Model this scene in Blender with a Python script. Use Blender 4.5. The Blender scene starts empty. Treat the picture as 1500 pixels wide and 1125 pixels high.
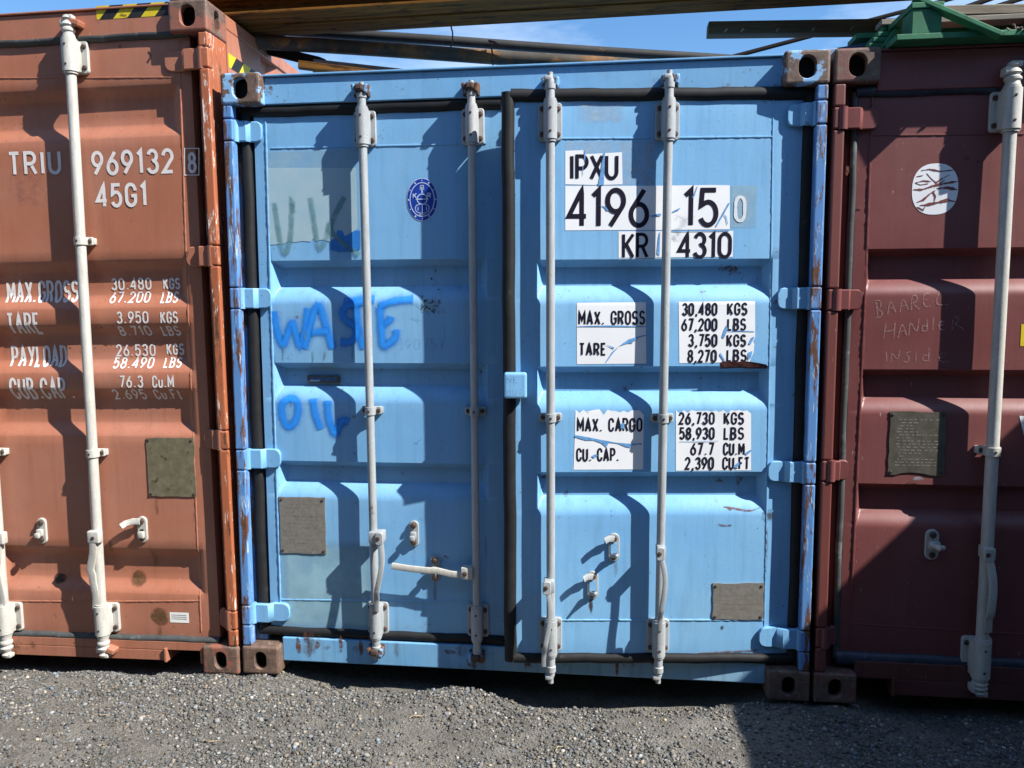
import bpy, bmesh, math, random
import numpy as np
from mathutils import Matrix, Vector
random.seed(7)
C = bpy.context.scene
PI = math.pi
R = math.radians

# ---------------------------------------------------------------- camera
FPX, CAMX, CAMY, CAMZ = 1150.0, 1.58245, -3.19979, 1.61320
YAW, PITCH, ROLL = 0.114572, 0.095537, -0.004298
cs, sn = math.cos(YAW), math.sin(YAW)
fw = Vector((-sn*math.cos(PITCH), cs*math.cos(PITCH), -math.sin(PITCH)))
rt = Vector((cs, sn, 0)); up = rt.cross(fw)
rt2 = math.cos(ROLL)*rt + math.sin(ROLL)*up
up2 = -math.sin(ROLL)*rt + math.cos(ROLL)*up
CAM = Vector((CAMX, CAMY, CAMZ))
cd = bpy.data.cameras.new('camera'); co = bpy.data.objects.new('camera', cd)
C.collection.objects.link(co)
cd.sensor_width = 36; cd.lens = FPX/1500*36; cd.clip_end = 2000; cd.clip_start = 0.05
mw = Matrix.Identity(4)
for i in range(3):
    mw[i][0] = rt2[i]; mw[i][1] = up2[i]; mw[i][2] = -fw[i]; mw[i][3] = CAM[i]
co.matrix_world = mw
C.camera = co

# ---------------------------------------------------------------- light
SUN = Vector((2.6, -1.0, 2.75)).normalized()
w = bpy.data.worlds.new('World'); C.world = w; w.use_nodes = True
wn = w.node_tree; bg = wn.nodes['Background']
sky = wn.nodes.new('ShaderNodeTexSky'); sky.sky_type = 'NISHITA'; sky.sun_disc = False
sky.sun_elevation = math.asin(SUN.z); sky.sun_rotation = math.atan2(SUN.x, SUN.y)
sky.air_density = 1.0; sky.dust_density = 0.25; sky.ozone_density = 3.0
tc = wn.nodes.new('ShaderNodeTexCoord'); mp = wn.nodes.new('ShaderNodeMapping')
mp.inputs['Scale'].default_value = (1.0, 1.0, 3.2)
nz = wn.nodes.new('ShaderNodeTexNoise'); nz.inputs['Scale'].default_value = 3.0
nz.inputs['Detail'].default_value = 7; nz.inputs['Roughness'].default_value = 0.6
rp = wn.nodes.new('ShaderNodeValToRGB'); rp.color_ramp.elements[0].position = 0.46; rp.color_ramp.elements[1].position = 0.82
rp.color_ramp.elements[1].color = (0.6, 0.6, 0.6, 1)
mx = wn.nodes.new('ShaderNodeMixRGB'); mx.inputs[2].default_value = (6.5, 7.2, 8.2, 1)
L = wn.links.new
L(tc.outputs['Generated'], mp.inputs['Vector']); L(mp.outputs[0], nz.inputs['Vector']); L(nz.outputs[0], rp.inputs[0])
hs = wn.nodes.new('ShaderNodeHueSaturation'); hs.inputs['Saturation'].default_value = 1.2
L(sky.outputs[0], hs.inputs['Color'])
L(rp.outputs[0], mx.inputs[0]); L(hs.outputs[0], mx.inputs[1]); L(mx.outputs[0], bg.inputs['Color'])
bg.inputs['Strength'].default_value = 0.10
sd = bpy.data.lights.new('sun', 'SUN'); sd.energy = 5.0; sd.angle = R(0.5); sd.color = (1.0, 0.955, 0.88)
so = bpy.data.objects.new('sun', sd); C.collection.objects.link(so)
so.rotation_euler = (-SUN).to_track_quat('-Z', 'Y').to_euler()
so.location = (8, -6, 9)
C.view_settings.view_transform = 'Standard'; C.view_settings.look = 'None'
C.view_settings.exposure = 1.02; C.view_settings.gamma = 1.0

# ---------------------------------------------------------------- measuring
def ray(px, py):
    return fw + rt2*((px-750)/FPX) - up2*((py-562.5)/FPX)
def U(px, py, y=0.0, M=None):
    """where the sight line of photo point px,py meets the plane y of frame M (local coordinates)"""
    o, d = CAM.copy(), ray(px, py)
    if M is not None:
        Mi = M.inverted(); o = Mi @ o; d = Mi.to_3x3() @ d
    t = (y-o.y)/d.y
    return o + d*t
def UZ(px, py, z):
    d = ray(px, py); t = (z-CAM.z)/d.z
    return CAM + d*t

# ---------------------------------------------------------------- materials
def nodes_of(name):
    m = bpy.data.materials.new(name); m.use_nodes = True
    t = m.node_tree; b = t.nodes['Principled BSDF']
    return m, t, b
def N(t, kind, **kw):
    n = t.nodes.new(kind)
    for k, v in kw.items():
        if k in n.inputs: n.inputs[k].default_value = v
        else: setattr(n, k, v)
    return n
def noise(t, scale=(1, 1, 1), s=5.0, detail=6.0, rough=0.6, off=(0, 0, 0)):
    c = N(t, 'ShaderNodeTexCoord'); m = N(t, 'ShaderNodeMapping')
    m.inputs['Scale'].default_value = scale; m.inputs['Location'].default_value = off
    n = N(t, 'ShaderNodeTexNoise'); n.inputs['Scale'].default_value = s
    n.inputs['Detail'].default_value = detail; n.inputs['Roughness'].default_value = rough
    t.links.new(c.outputs['Object'], m.inputs['Vector']); t.links.new(m.outputs[0], n.inputs['Vector'])
    return n.outputs[0]
def ramp(t, src, a, b, ca=0.0, cb=1.0):
    n = N(t, 'ShaderNodeMapRange'); n.clamp = True
    n.inputs[1].default_value = a; n.inputs[2].default_value = b
    n.inputs[3].default_value = ca; n.inputs[4].default_value = cb
    t.links.new(src, n.inputs[0]); return n.outputs[0]
def math_(t, op, a, b):
    n = N(t, 'ShaderNodeMath', operation=op)
    for i, v in enumerate((a, b)):
        if isinstance(v, (int, float)): n.inputs[i].default_value = v
        else: t.links.new(v, n.inputs[i])
    return n.outputs[0]
def mix(t, f, a, b, mode='MIX'):
    n = N(t, 'ShaderNodeMixRGB', blend_type=mode)
    for i, v in enumerate((f, a, b)):
        if isinstance(v, (int, float)): n.inputs[i].default_value = v
        elif isinstance(v, tuple): n.inputs[i].default_value = (*v, 1) if len(v) == 3 else v
        else: t.links.new(v, n.inputs[i])
    return n.outputs[0]
def bump(t, b, src, strength, dist, prev=None):
    n = N(t, 'ShaderNodeBump'); n.inputs['Strength'].default_value = strength; n.inputs['Distance'].default_value = dist
    t.links.new(src, n.inputs['Height'])
    if prev is not None: t.links.new(prev, n.inputs['Normal'])
    t.links.new(n.outputs[0], b.inputs['Normal']); return n.outputs[0]
RUST = (0.075, 0.032, 0.016)
RUSTL = (0.17, 0.080, 0.042)
def rust_color(t, off=(0, 0, 0)):
    n = noise(t, (1, 1, 1), 35, 8, 0.7, off)
    return mix(t, ramp(t, n, 0.35, 0.7), RUST, RUSTL)
def paint(name, base, rust=0.70, soft=0.05, fade=(0.55, 0.62, 0.6), fade_amt=0.12, rough=0.42, streak=0.12, off=(0, 0, 0), spec=0.4):
    """weathered enamel: chalky fading, vertical dirt streaks, chips showing rust"""
    m, t, b = nodes_of(name)
    big = noise(t, (1, 1, 1), 1.6, 5, 0.6, off)
    fine = noise(t, (1, 1, 1), 90, 4, 0.6, off)
    stv = noise(t, (11, 11, 0.55), 3.0, 6, 0.65, off)
    c = mix(t, ramp(t, big, 0.38, 0.72, 0.0, fade_amt*2.2), base, fade)
    dirt = tuple(x*0.55 for x in base)
    c = mix(t, ramp(t, stv, 0.5, 0.8, 0.0, streak*2), c, dirt)
    c = mix(t, ramp(t, fine, 0.35, 0.65, 0.0, 0.10), c, dirt)
    chips = noise(t, (1, 1, 1), 16, 9, 0.72, off)
    clus = noise(t, (1, 1, 1), 2.3, 3, 0.5, (off[0]+5, off[1], off[2]))
    v = math_(t, 'ADD', math_(t, 'MULTIPLY', chips, 0.72), math_(t, 'MULTIPLY', clus, 0.28))
    f = ramp(t, v, rust-0.03, rust-0.03+soft)
    c = mix(t, f, c, rust_color(t, off))
    g2 = noise(t, (5, 5, 0.9), 2.2, 7, 0.7, (off[0]+9, off[1]+2, off[2]))
    c = mix(t, ramp(t, g2, 0.52, 0.74, 0.0, 0.30), c, tuple(x*0.5+0.02 for x in base))
    pk = noise(t, (1, 1, 1), 75, 3, 0.5, (off[0]+1, off[1]+6, off[2]))
    c = mix(t, ramp(t, pk, 0.70, 0.73, 0.0, 0.75), c, RUST)
    # tiny pale scuffs
    sc = noise(t, (38, 38, 9), 3.2, 3, 0.5, off)
    c = mix(t, ramp(t, sc, 0.735, 0.76, 0, 0.35), c, (0.6, 0.62, 0.62))
    t.links.new(c, b.inputs['Base Color'])
    rr = math_(t, 'ADD', ramp(t, big, 0.3, 0.7, rough-0.06, rough+0.1), math_(t, 'MULTIPLY', f, 0.35))
    t.links.new(rr, b.inputs['Roughness'])
    b.inputs['Specular IOR Level'].default_value = spec
    n1 = bump(t, b, noise(t, (1, 1, 1), 4.0, 2, 0.5, off), 0.22, 0.012)
    bump(t, b, math_(t, 'ADD', fine, math_(t, 'MULTIPLY', f, -1.0)), 0.12, 0.002, n1)
    return m
def scraped(name, base, under=(0.62, 0.60, 0.56), scr=0.60, rust=0.58, off=(0, 0, 0), rough=0.5):
    """post paint scraped in vertical streaks down to primer and rust"""
    m, t, b = nodes_of(name)
    big = noise(t, (1, 1, 1), 2.5, 5, 0.6, off)
    c = mix(t, ramp(t, big, 0.35, 0.7, 0.0, 0.4), base, tuple(x*0.6 for x in base))
    r = noise(t, (22, 22, 3.0), 1.3, 9, 0.72, off)
    fr = ramp(t, r, rust, rust+0.03)
    c = mix(t, fr, c, rust_color(t, off))
    s = noise(t, (50, 50, 7), 2.0, 7, 0.7, (off[0]+3, off[1], off[2]))
    where = noise(t, (1, 1, 1), 4.0, 4, 0.6, (off[0]+8, off[1], off[2]))
    s = math_(t, 'ADD', s, ramp(t, where, 0.35, 0.65, -0.09, 0.05))
    fs = ramp(t, s, scr, scr+0.03)
    c = mix(t, fs, c, under)
    t.links.new(c, b.inputs['Base Color']); b.inputs['Roughness'].default_value = rough
    bump(t, b, math_(t, 'ADD', fs, math_(t, 'MULTIPLY', fr, 0.7)), 0.3, 0.0015)
    return m
def plain(name, col, rough=0.55, metal=0.0, var=0.25, s=30, bmp=0.1, col2=None, thr=None, spec=0.4):
    m, t, b = nodes_of(name)
    n = noise(t, (1, 1, 1), s, 7, 0.65)
    c = mix(t, ramp(t, n, 0.3, 0.7), tuple(x*(1-var) for x in col), tuple(min(1, x*(1+var)) for x in col))
    if col2:
        n2 = noise(t, (1, 1, 1), s*0.6, 9, 0.7, (3, 1, 2))
        c = mix(t, ramp(t, n2, thr, thr+0.05), c, mix(t, ramp(t, n, 0.4, 0.6), col2, tuple(x*0.5 for x in col2)))
    t.links.new(c, b.inputs['Base Color'])
    b.inputs['Roughness'].default_value = rough; b.inputs['Metallic'].default_value = metal
    b.inputs['Specular IOR Level'].default_value = spec
    bump(t, b, n, bmp, 0.003)
    return m
def film(name, col, alpha=0.8, s=9.0, lo=0.3, hi=0.6, scale=(1, 1, 1), rough=0.6, col2=None):
    """thin uneven layer (old glue, spray paint, chalk): opacity follows noise and fades at the layer's own rim (uv.y)"""
    m, t, b = nodes_of(name)
    n = noise(t, scale, s, 8, 0.7)
    uv = N(t, 'ShaderNodeUVMap'); sep = N(t, 'ShaderNodeSeparateXYZ'); t.links.new(uv.outputs[0], sep.inputs[0])
    e = ramp(t, sep.outputs[1], 0.0, 1.0, 0.0, 1.0)
    a = math_(t, 'MULTIPLY', math_(t, 'MULTIPLY', ramp(t, n, lo, hi), e), alpha)
    c = mix(t, ramp(t, noise(t, (1, 1, 1), s*2, 4, 0.6, (2, 2, 2)), 0.35, 0.65), col, col2 or tuple(x*0.8 for x in col))
    t.links.new(c, b.inputs['Base Color']); b.inputs['Roughness'].default_value = rough
    t.links.new(a, b.inputs['Alpha'])
    return m

M = {}
BLUE = (0.168, 0.395, 0.67); ORANGE = (0.365, 0.138, 0.080); MAROON = (0.158, 0.047, 0.046)
M['blue'] = paint('blue enamel', BLUE, rust=0.635, fade=(0.25, 0.47, 0.66), fade_amt=0.26, streak=0.20)
M['blue_sill'] = paint('blue enamel scuffed', (0.15, 0.37, 0.62), rust=0.615, soft=0.10, fade=(0.30, 0.46, 0.56), fade_amt=0.3, streak=0.35, off=(3, 2, 1))
M['orange'] = paint('oxide orange enamel', ORANGE, rust=0.645, fade=(0.42, 0.21, 0.155), fade_amt=0.28, streak=0.16, off=(7, 1, 0))
M['orange_sill'] = paint('oxide orange scuffed', ORANGE, rust=0.60, soft=0.07, fade=(0.40, 0.2, 0.14), fade_amt=0.25, streak=0.3, off=(9, 1, 0))
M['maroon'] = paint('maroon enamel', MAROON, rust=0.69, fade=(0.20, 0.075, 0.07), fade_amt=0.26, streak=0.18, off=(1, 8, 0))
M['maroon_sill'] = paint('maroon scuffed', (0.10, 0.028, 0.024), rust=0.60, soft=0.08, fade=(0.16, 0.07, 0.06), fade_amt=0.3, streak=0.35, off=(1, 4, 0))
M['keeper'] = paint('chipped blue keeper', (0.15, 0.36, 0.62), rust=0.52, soft=0.03, off=(2, 2, 6))
M['grey'] = paint('grey enamel', (0.3, 0.32, 0.33), rust=0.66, off=(4, 4, 4))
M['post_blue'] = scraped('scraped blue post', (0.10, 0.25, 0.54), under=(0.36, 0.46, 0.58), scr=0.58, rust=0.508)
M['post_orange'] = scraped('scraped orange post', (0.38, 0.115, 0.05), under=(0.70, 0.62, 0.56), scr=0.58, rust=0.575, off=(2, 2, 0))
M['post_maroon'] = scraped('scraped maroon post', (0.16, 0.045, 0.038), under=(0.34, 0.22, 0.2), scr=0.66, rust=0.60, off=(4, 2, 0))
def casting_mat(name, patch, thr):
    m, t, b = nodes_of(name)
    c = mix(t, ramp(t, noise(t, (1, 1, 1), 22, 9, 0.75), 0.35, 0.68), (0.065, 0.042, 0.033), (0.20, 0.125, 0.09))
    c = mix(t, ramp(t, noise(t, (1, 1, 1), 60, 6, 0.7, (1, 1, 1)), 0.62, 0.66), c, (0.32, 0.29, 0.26))
    c = mix(t, ramp(t, noise(t, (1, 1, 1), 12, 6, 0.6, (4, 3, 2)), thr, thr+0.03), c, patch)
    t.links.new(c, b.inputs['Base Color']); b.inputs['Roughness'].default_value = 0.65
    bump(t, b, noise(t, (1, 1, 1), 45, 8, 0.7), 0.35, 0.004)
    return m
M['cast_blue'] = casting_mat('worn cast steel blue', (0.22, 0.42, 0.68), 0.525)
M['cast_brown'] = casting_mat('worn cast steel brown', (0.20, 0.30, 0.40), 0.64)
M['cast_orange'] = casting_mat('worn cast steel orange', (0.24, 0.09, 0.06), 0.50)
M['cast_maroon'] = casting_mat('worn cast steel maroon', (0.15, 0.06, 0.05), 0.52)
M['hole'] = plain('dark steel inside', (0.02, 0.017, 0.015), 0.9)
M['rubber'] = plain('black rubber', (0.013, 0.0135, 0.015), 0.6, var=0.3, s=18, col2=(0.05, 0.05, 0.052), thr=0.64, spec=.25)
M['rubber_grey'] = plain('dusty rubber', (0.05, 0.055, 0.055), 0.7, var=0.3, s=14, col2=(0.13, 0.14, 0.14), thr=0.55)
M['rubber_navy'] = plain('navy rubber', (0.028, 0.036, 0.055), 0.5, var=0.4, s=14, col2=(0.09, 0.10, 0.12), thr=0.56)
def galv(name, col, rust_thr):
    m, t, b = nodes_of(name)
    st = noise(t, (1, 1, 0.25), 42, 7, 0.7)
    c = mix(t, ramp(t, st, 0.32, 0.68), tuple(x*0.72 for x in col), col)
    sp = noise(t, (1, 1, 1), 130, 3, 0.5, (2, 0, 0))
    c = mix(t, ramp(t, sp, 0.60, 0.70, 0, 0.5), c, tuple(x*0.45 for x in col))
    r = noise(t, (1, 1, 0.5), 20, 9, 0.75, (5, 5, 0))
    f = ramp(t, r, rust_thr, rust_thr+0.05, 0, 0.8)
    c = mix(t, f, c, rust_color(t))
    t.links.new(c, b.inputs['Base Color']); b.inputs['Roughness'].default_value = 0.55
    bump(t, b, math_(t, 'ADD', st, sp), 0.15, 0.002)
    return m
M['galv'] = galv('weathered grey paint on steel', (0.345, 0.37, 0.385), 0.63)
M['galv_white'] = galv('white painted steel', (0.50, 0.49, 0.45), 0.67)
M['galv_cool'] = galv('cool grey painted steel', (0.41, 0.42, 0.43), 0.67)
M['bolt'] = plain('rusty bolt', (0.06, 0.038, 0.03), 0.7, var=0.5, s=80, bmp=0.3)
M['plate'] = plain('grey anodised plate', (0.24, 0.225, 0.20), 0.42, metal=0.35, var=0.2, s=60, col2=(0.15, 0.14, 0.125), thr=0.66)
M['plate_olive'] = plain('tarnished brass plate', (0.21, 0.185, 0.12), 0.42, metal=0.4, var=0.3, s=26, col2=(0.09, 0.05, 0.03), thr=0.6)
M['plate_dark'] = plain('dark tarnished plate', (0.12, 0.112, 0.088), 0.38, metal=0.35, var=0.3, s=24, col2=(0.14, 0.13, 0.11), thr=0.62)
M['straw'] = plain('dry straw', (0.34, 0.27, 0.16), 0.8, var=.3)
M['engraved'] = plain('engraved plate text', (0.30, 0.29, 0.25), 0.6, var=0.3)
M['engraved_dim'] = plain('faint engraved plate text', (0.17, 0.16, 0.14), 0.6, var=0.3)
M['sticker'] = plain('white vinyl', (0.74, 0.76, 0.79), 0.4, var=0.05, s=6, col2=(0.62, 0.65, 0.70), thr=0.62, bmp=0.03)
M['sticker_old'] = plain('greyed vinyl', (0.46, 0.53, 0.60), 0.5, var=0.12, s=8, col2=(0.36, 0.44, 0.52), thr=0.55, bmp=0.05)
M['ink'] = plain('black vinyl letters', (0.012, 0.010, 0.022), 0.35, var=0.2)
M['white_letter'] = plain('white stencil paint', (0.66, 0.63, 0.62), 0.5, var=0.12, s=40, col2=(0.45, 0.34, 0.30), thr=0.67)
M['white_num'] = plain('white vinyl digit', (0.80, 0.80, 0.78), 0.5, var=0.06)
M['digit_worn'] = plain('worn white digit', (0.56, 0.62, 0.66), 0.6, var=0.1, s=60, col2=(0.2, 0.38, 0.6), thr=0.6)
M['emblem'] = plain('royal blue enamel', (0.012, 0.045, 0.32), 0.35, var=0.2)
M['emblem_line'] = plain('pale emblem line', (0.45, 0.55, 0.75), 0.4, var=0.1)
M['yellow'] = plain('yellow hazard tape', (0.62, 0.47, 0.02), 0.45, var=0.12, s=20, col2=(0.30, 0.2, 0.04), thr=0.64)
M['black'] = plain('black hazard tape', (0.016, 0.016, 0.018), 0.5)
def rolled(name, a, b_, c_):
    m, t, b = nodes_of(name)
    n = noise(t, (0.9, 26, 26), 1.6, 7, 0.65); k = noise(t, (1, 5, 5), 6, 9, 0.72, (4, 4, 4))
    c = mix(t, ramp(t, n, 0.36, 0.62), a, b_); c = mix(t, ramp(t, k, 0.52, 0.62, 0, 0.85), c, c_)
    t.links.new(c, b.inputs['Base Color']); b.inputs['Roughness'].default_value = .88; b.inputs['Specular IOR Level'].default_value = .15
    bump(t, b, math_(t, 'ADD', n, k), .35, .004); return m
M['steel_rust'] = rolled('rusted rolled steel', (0.045, 0.019, 0.006), (0.185, 0.076, 0.012), (0.020, 0.010, 0.006))
M['pipe'] = plain('weathered dark pipe', (0.055, 0.047, 0.038), 0.7, var=0.4, s=10, col2=(0.19, 0.095, 0.035), thr=0.50, bmp=0.25)
M['pipe_dark'] = plain('black iron pipe', (0.026, 0.026, 0.027), 0.7, var=0.4, s=10, col2=(0.12, 0.075, 0.045), thr=0.62, bmp=0.2)
M['flat_rust'] = plain('brown flat steel', (0.12, 0.085, 0.065), 0.75, var=0.35, s=14, bmp=0.2)
M['wire'] = plain('rusty wire', (0.07, 0.04, 0.028), 0.7)
M['tear'] = plain('torn rusty edge', (0.075, 0.022, 0.018), 0.8, var=0.6, s=50, bmp=0.4)
M['scrape'] = film('rusty scrape', (0.16, 0.055, 0.025), 0.95, 30, 0.38, 0.55, (1, 1, 2))
M['scrape_dark'] = film('dark rust stain', (0.055, 0.030, 0.02), 0.9, 22, 0.32, 0.6)
M['runs'] = film('rust runs', (0.15, 0.075, 0.035), 0.65, 10, 0.42, 0.7, (3, 3, 0.5))
M['spray'] = film('blue spray paint', (0.010, 0.235, 0.82), 0.95, 14, 0.05, 0.36, col2=(0.02, 0.28, 0.86))
M['overspray'] = film('blue overspray', (0.02, 0.23, 0.76), 0.34, 55, 0.25, 0.62)
M['spray_old'] = film('old green spray paint', (0.13, 0.30, 0.34), 0.75, 16, 0.25, 0.55)
M['glue'] = film('old sticker glue', (0.29, 0.47, 0.58), 0.66, 7, 0.15, 0.55, rough=0.75, col2=(0.24, 0.43, 0.57))
M['sticker_peel'] = film('old grey sticker', (0.37, 0.51, 0.58), 0.86, 5, 0.0, 0.3, rough=0.7, col2=(0.31, 0.48, 0.57))
M['glue_light'] = film('pale sticker glue', (0.42, 0.55, 0.66), 0.55, 18, 0.3, 0.62, rough=0.75)
M['faded'] = film('chalked paint', (0.29, 0.50, 0.60), 0.85, 3.2, 0.15, 0.5, rough=0.8)
M['deep_blue'] = film('unfaded blue paint', (0.02, 0.20, 0.62), 0.95, 12, 0.1, 0.35)
M['chalk'] = film('chalk', (0.45, 0.36, 0.36), 0.62, 120, 0.36, 0.62)
M['pencil'] = film('faint scratch', (0.10, 0.22, 0.42), 0.6, 70, 0.35, 0.6)
M['edge_line'] = film('weld line', (0.05, 0.15, 0.32), 0.85, 25, 0.3, 0.6)
M['edge_line_red'] = film('weld line red', (0.05, 0.013, 0.012), 0.7, 25, 0.3, 0.6)
M['edge_line_orange'] = film('weld line orange', (0.13, 0.04, 0.03), 0.8, 25, 0.3, 0.6)
M['green'] = plain('green painted wood', (0.020, 0.145, 0.070), 0.65, var=0.35, s=12, col2=(0.20, 0.17, 0.12), thr=0.66, bmp=0.3)
def wood(name, a, b_):
    m, t, b = nodes_of(name)
    n = noise(t, (1.2, 16, 16), 4, 8, 0.7)
    c = mix(t, ramp(t, n, 0.3, 0.7), a, b_)
    t.links.new(c, b.inputs['Base Color']); b.inputs['Roughness'].default_value = 0.8
    bump(t, b, n, 0.4, 0.004); return m
M['wood_grey'] = wood('weathered grey wood', (0.10, 0.085, 0.065), (0.30, 0.27, 0.22))
M['wood_brown'] = wood('dark brown wood', (0.040, 0.027, 0.015), (0.12, 0.085, 0.045))
M['black_iron'] = plain('black iron bar', (0.010, 0.009, 0.009), 0.9, var=0.4, spec=.08)
M['blue_dark'] = plain('dull blue steel', (0.05, 0.11, 0.22), 0.6, var=0.3)

# ---------------------------------------------------------------- mesh helpers
class MB:
    def __init__(s): s.v = []; s.f = []; s.m = []; s.sm = []; s.uv = []; s.isl = []
    def add(s, vs, fs, mat=0, smooth=False, uv=None):
        o = len(s.v); s.v += [tuple(v) for v in vs]
        s.uv += uv if uv else [(0.5, 1.0)]*len(vs)
        for f in fs:
            s.f.append([i+o for i in f]); s.m.append(mat); s.sm.append(smooth)
        s.isl.append((o, len(s.v), len(s.f)-len(fs), len(s.f)))
    def bm(s, bm, mat=0, smooth=False, T=None):
        bm.verts.index_update()
        vs = [(T @ v.co) if T is not None else v.co for v in bm.verts]
        s.add(vs, [[v.index for v in f.verts] for f in bm.faces], mat, smooth); bm.free()
    def box(s, x0, x1, y0, y1, z0, z1, bev=0.004, seg=2, mat=0, T=None, smooth=False):
        b = bmesh.new(); bmesh.ops.create_cube(b, size=1)
        for v in b.verts:
            v.co = Vector(((x0+x1)/2+v.co.x*abs(x1-x0), (y0+y1)/2+v.co.y*abs(y1-y0), (z0+z1)/2+v.co.z*abs(z1-z0)))
        bev = min(bev, 0.45*min(abs(x1-x0), abs(y1-y0), abs(z1-z0)))
        if bev > 0: bmesh.ops.bevel(b, geom=b.edges[:], offset=bev, segments=seg, profile=0.5, affect='EDGES')
        s.bm(b, mat, smooth, T)
    def tube(s, pts, rad, n=16, mat=0, caps=True, ry=None, flat=None):
        """round tube along pts; rad number or list; ry gives an oval section (second radius along 'flat' axis)"""
        pts = [Vector(p) for p in pts]; k = len(pts)
        rs = rad if isinstance(rad, (list, tuple)) else [rad]*k
        vs = []; prev = None
        for i, p in enumerate(pts):
            if i == 0: t = pts[1]-pts[0]
            elif i == k-1: t = pts[-1]-pts[-2]
            else: t = (pts[i+1]-p).normalized()+(p-pts[i-1]).normalized()
            if t.length < 1e-9: t = prev[2].copy()
            t.normalize()
            ref = Vector((0, 1, 0)) if abs(t.y) < 0.9 else Vector((0, 0, 1))
            a = t.cross(ref).normalized(); c = a.cross(t).normalized()
            prev = (a, c, t)
            for j in range(n):
                th = 2*PI*j/n
                vs.append(p + a*(math.cos(th)*rs[i]) + c*(math.sin(th)*(rs[i] if ry is None else ry)))
        fs = [[i*n+j, i*n+(j+1) % n, (i+1)*n+(j+1) % n, (i+1)*n+j] for i in range(k-1) for j in range(n)]
        s.add(vs, fs, mat, True)
        if caps:
            s.add(vs[:n], [list(range(n))[::-1]], mat); s.add(vs[-n:], [list(range(n))], mat)
    def strap(s, pts, wid, thick, mat=0, axis=Vector((0, 1, 0))):
        """flat bar along pts, 'wid' across, 'thick' along axis"""
        pts = [Vector(p) for p in pts]; vs = []; k = len(pts)
        for i, p in enumerate(pts):
            t = (pts[min(i+1, k-1)]-pts[max(i-1, 0)]).normalized()
            a = t.cross(axis).normalized()*wid/2; c = axis*thick/2
            q = 0.25
            vs += [p-a*(1-q)-c, p+a*(1-q)-c, p+a-c*(1-q), p+a+c, p-a+c, p-a-c*(1-q)]
        n = 6
        fs = [[i*n+j, i*n+(j+1) % n, (i+1)*n+(j+1) % n, (i+1)*n+j] for i in range(k-1) for j in range(n)]
        fs += [list(range(n))[::-1], [(k-1)*n+j for j in range(n)]]
        s.add(vs, fs, mat)
    def bolt(s, x, y, z, r=0.009, h=0.008, mat=1):
        s.tube([(x, y, z), (x, y-h*0.7, z), (x, y-h, z)], [r, r, r*0.6], 8, mat)
    def plate(s, x0, x1, z0, z1, y0, y1, rad, mat=0, n=6):
        """upright plate with rounded corners, front face at y0, a small chamfer on its rim"""
        rad = min(rad, .499*(x1-x0), .499*(z1-z0)); ch = min(.003, .4*(y1-y0))
        def loop_(r, d):
            o = []
            for cx, cz, a0 in ((x1-rad, z1-rad, 0), (x0+rad, z1-rad, 90), (x0+rad, z0+rad, 180), (x1-rad, z0+rad, 270)):
                for i in range(n+1):
                    a = R(a0+90*i/n); o.append((cx+(rad-r)*math.cos(a), d, cz+(rad-r)*math.sin(a)))
            return o
        L3 = [loop_(ch, y0), loop_(0, y0+ch), loop_(0, y1)]; m = len(L3[0])
        s.add(sum(L3, []), [list(range(m))]+[[k*m+i, k*m+(i+1) % m, (k+1)*m+(i+1) % m, (k+1)*m+i] for k in range(2) for i in range(m)], mat)
    def each(s, name, mats, parent):
        """every shape added becomes an object of its own (separate stains, separate marks)"""
        for (o0, o1, f0, f1) in s.isl:
            q = MB(); q.add(s.v[o0:o1], [[i-o0 for i in f] for f in s.f[f0:f1]], 0, False, s.uv[o0:o1])
            q.build(name, mats[s.m[f0]], parent)
    def build(s, name, mats, parent=None, M_=None, recalc=True):
        me = bpy.data.meshes.new(name)
        me.from_pydata(s.v, [], s.f)
        for m in (mats if isinstance(mats, (list, tuple)) else [mats]): me.materials.append(M[m])
        me.polygons.foreach_set('material_index', s.m); me.polygons.foreach_set('use_smooth', s.sm)
        uvl = me.uv_layers.new(name='UVMap')
        li = np.empty(len(me.loops), dtype=np.int32); me.loops.foreach_get('vertex_index', li)
        uvl.data.foreach_set('uv', np.array(s.uv, dtype=np.float32)[li].ravel())
        me.update()
        if recalc:
            b = bmesh.new(); b.from_mesh(me); bmesh.ops.recalc_face_normals(b, faces=b.faces[:]); b.to_mesh(me); b.free()
        if any(s.sm): me.set_sharp_from_angle(angle=R(38))
        o = bpy.data.objects.new(name, me); C.collection.objects.link(o)
        if parent is not None: o.parent = parent
        if M_ is not None: o.matrix_local = M_
        return o
def tag(o, label=None, cat=None, group=None, kind=None):
    if label: o['label'] = label
    if cat: o['category'] = cat
    if group: o['group'] = group
    if kind: o['kind'] = kind
    return o
def empty(name, Mx):
    o = bpy.data.objects.new(name, None); C.collection.objects.link(o); o.matrix_world = Mx
    o.empty_display_size = 0.3; return o

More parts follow.
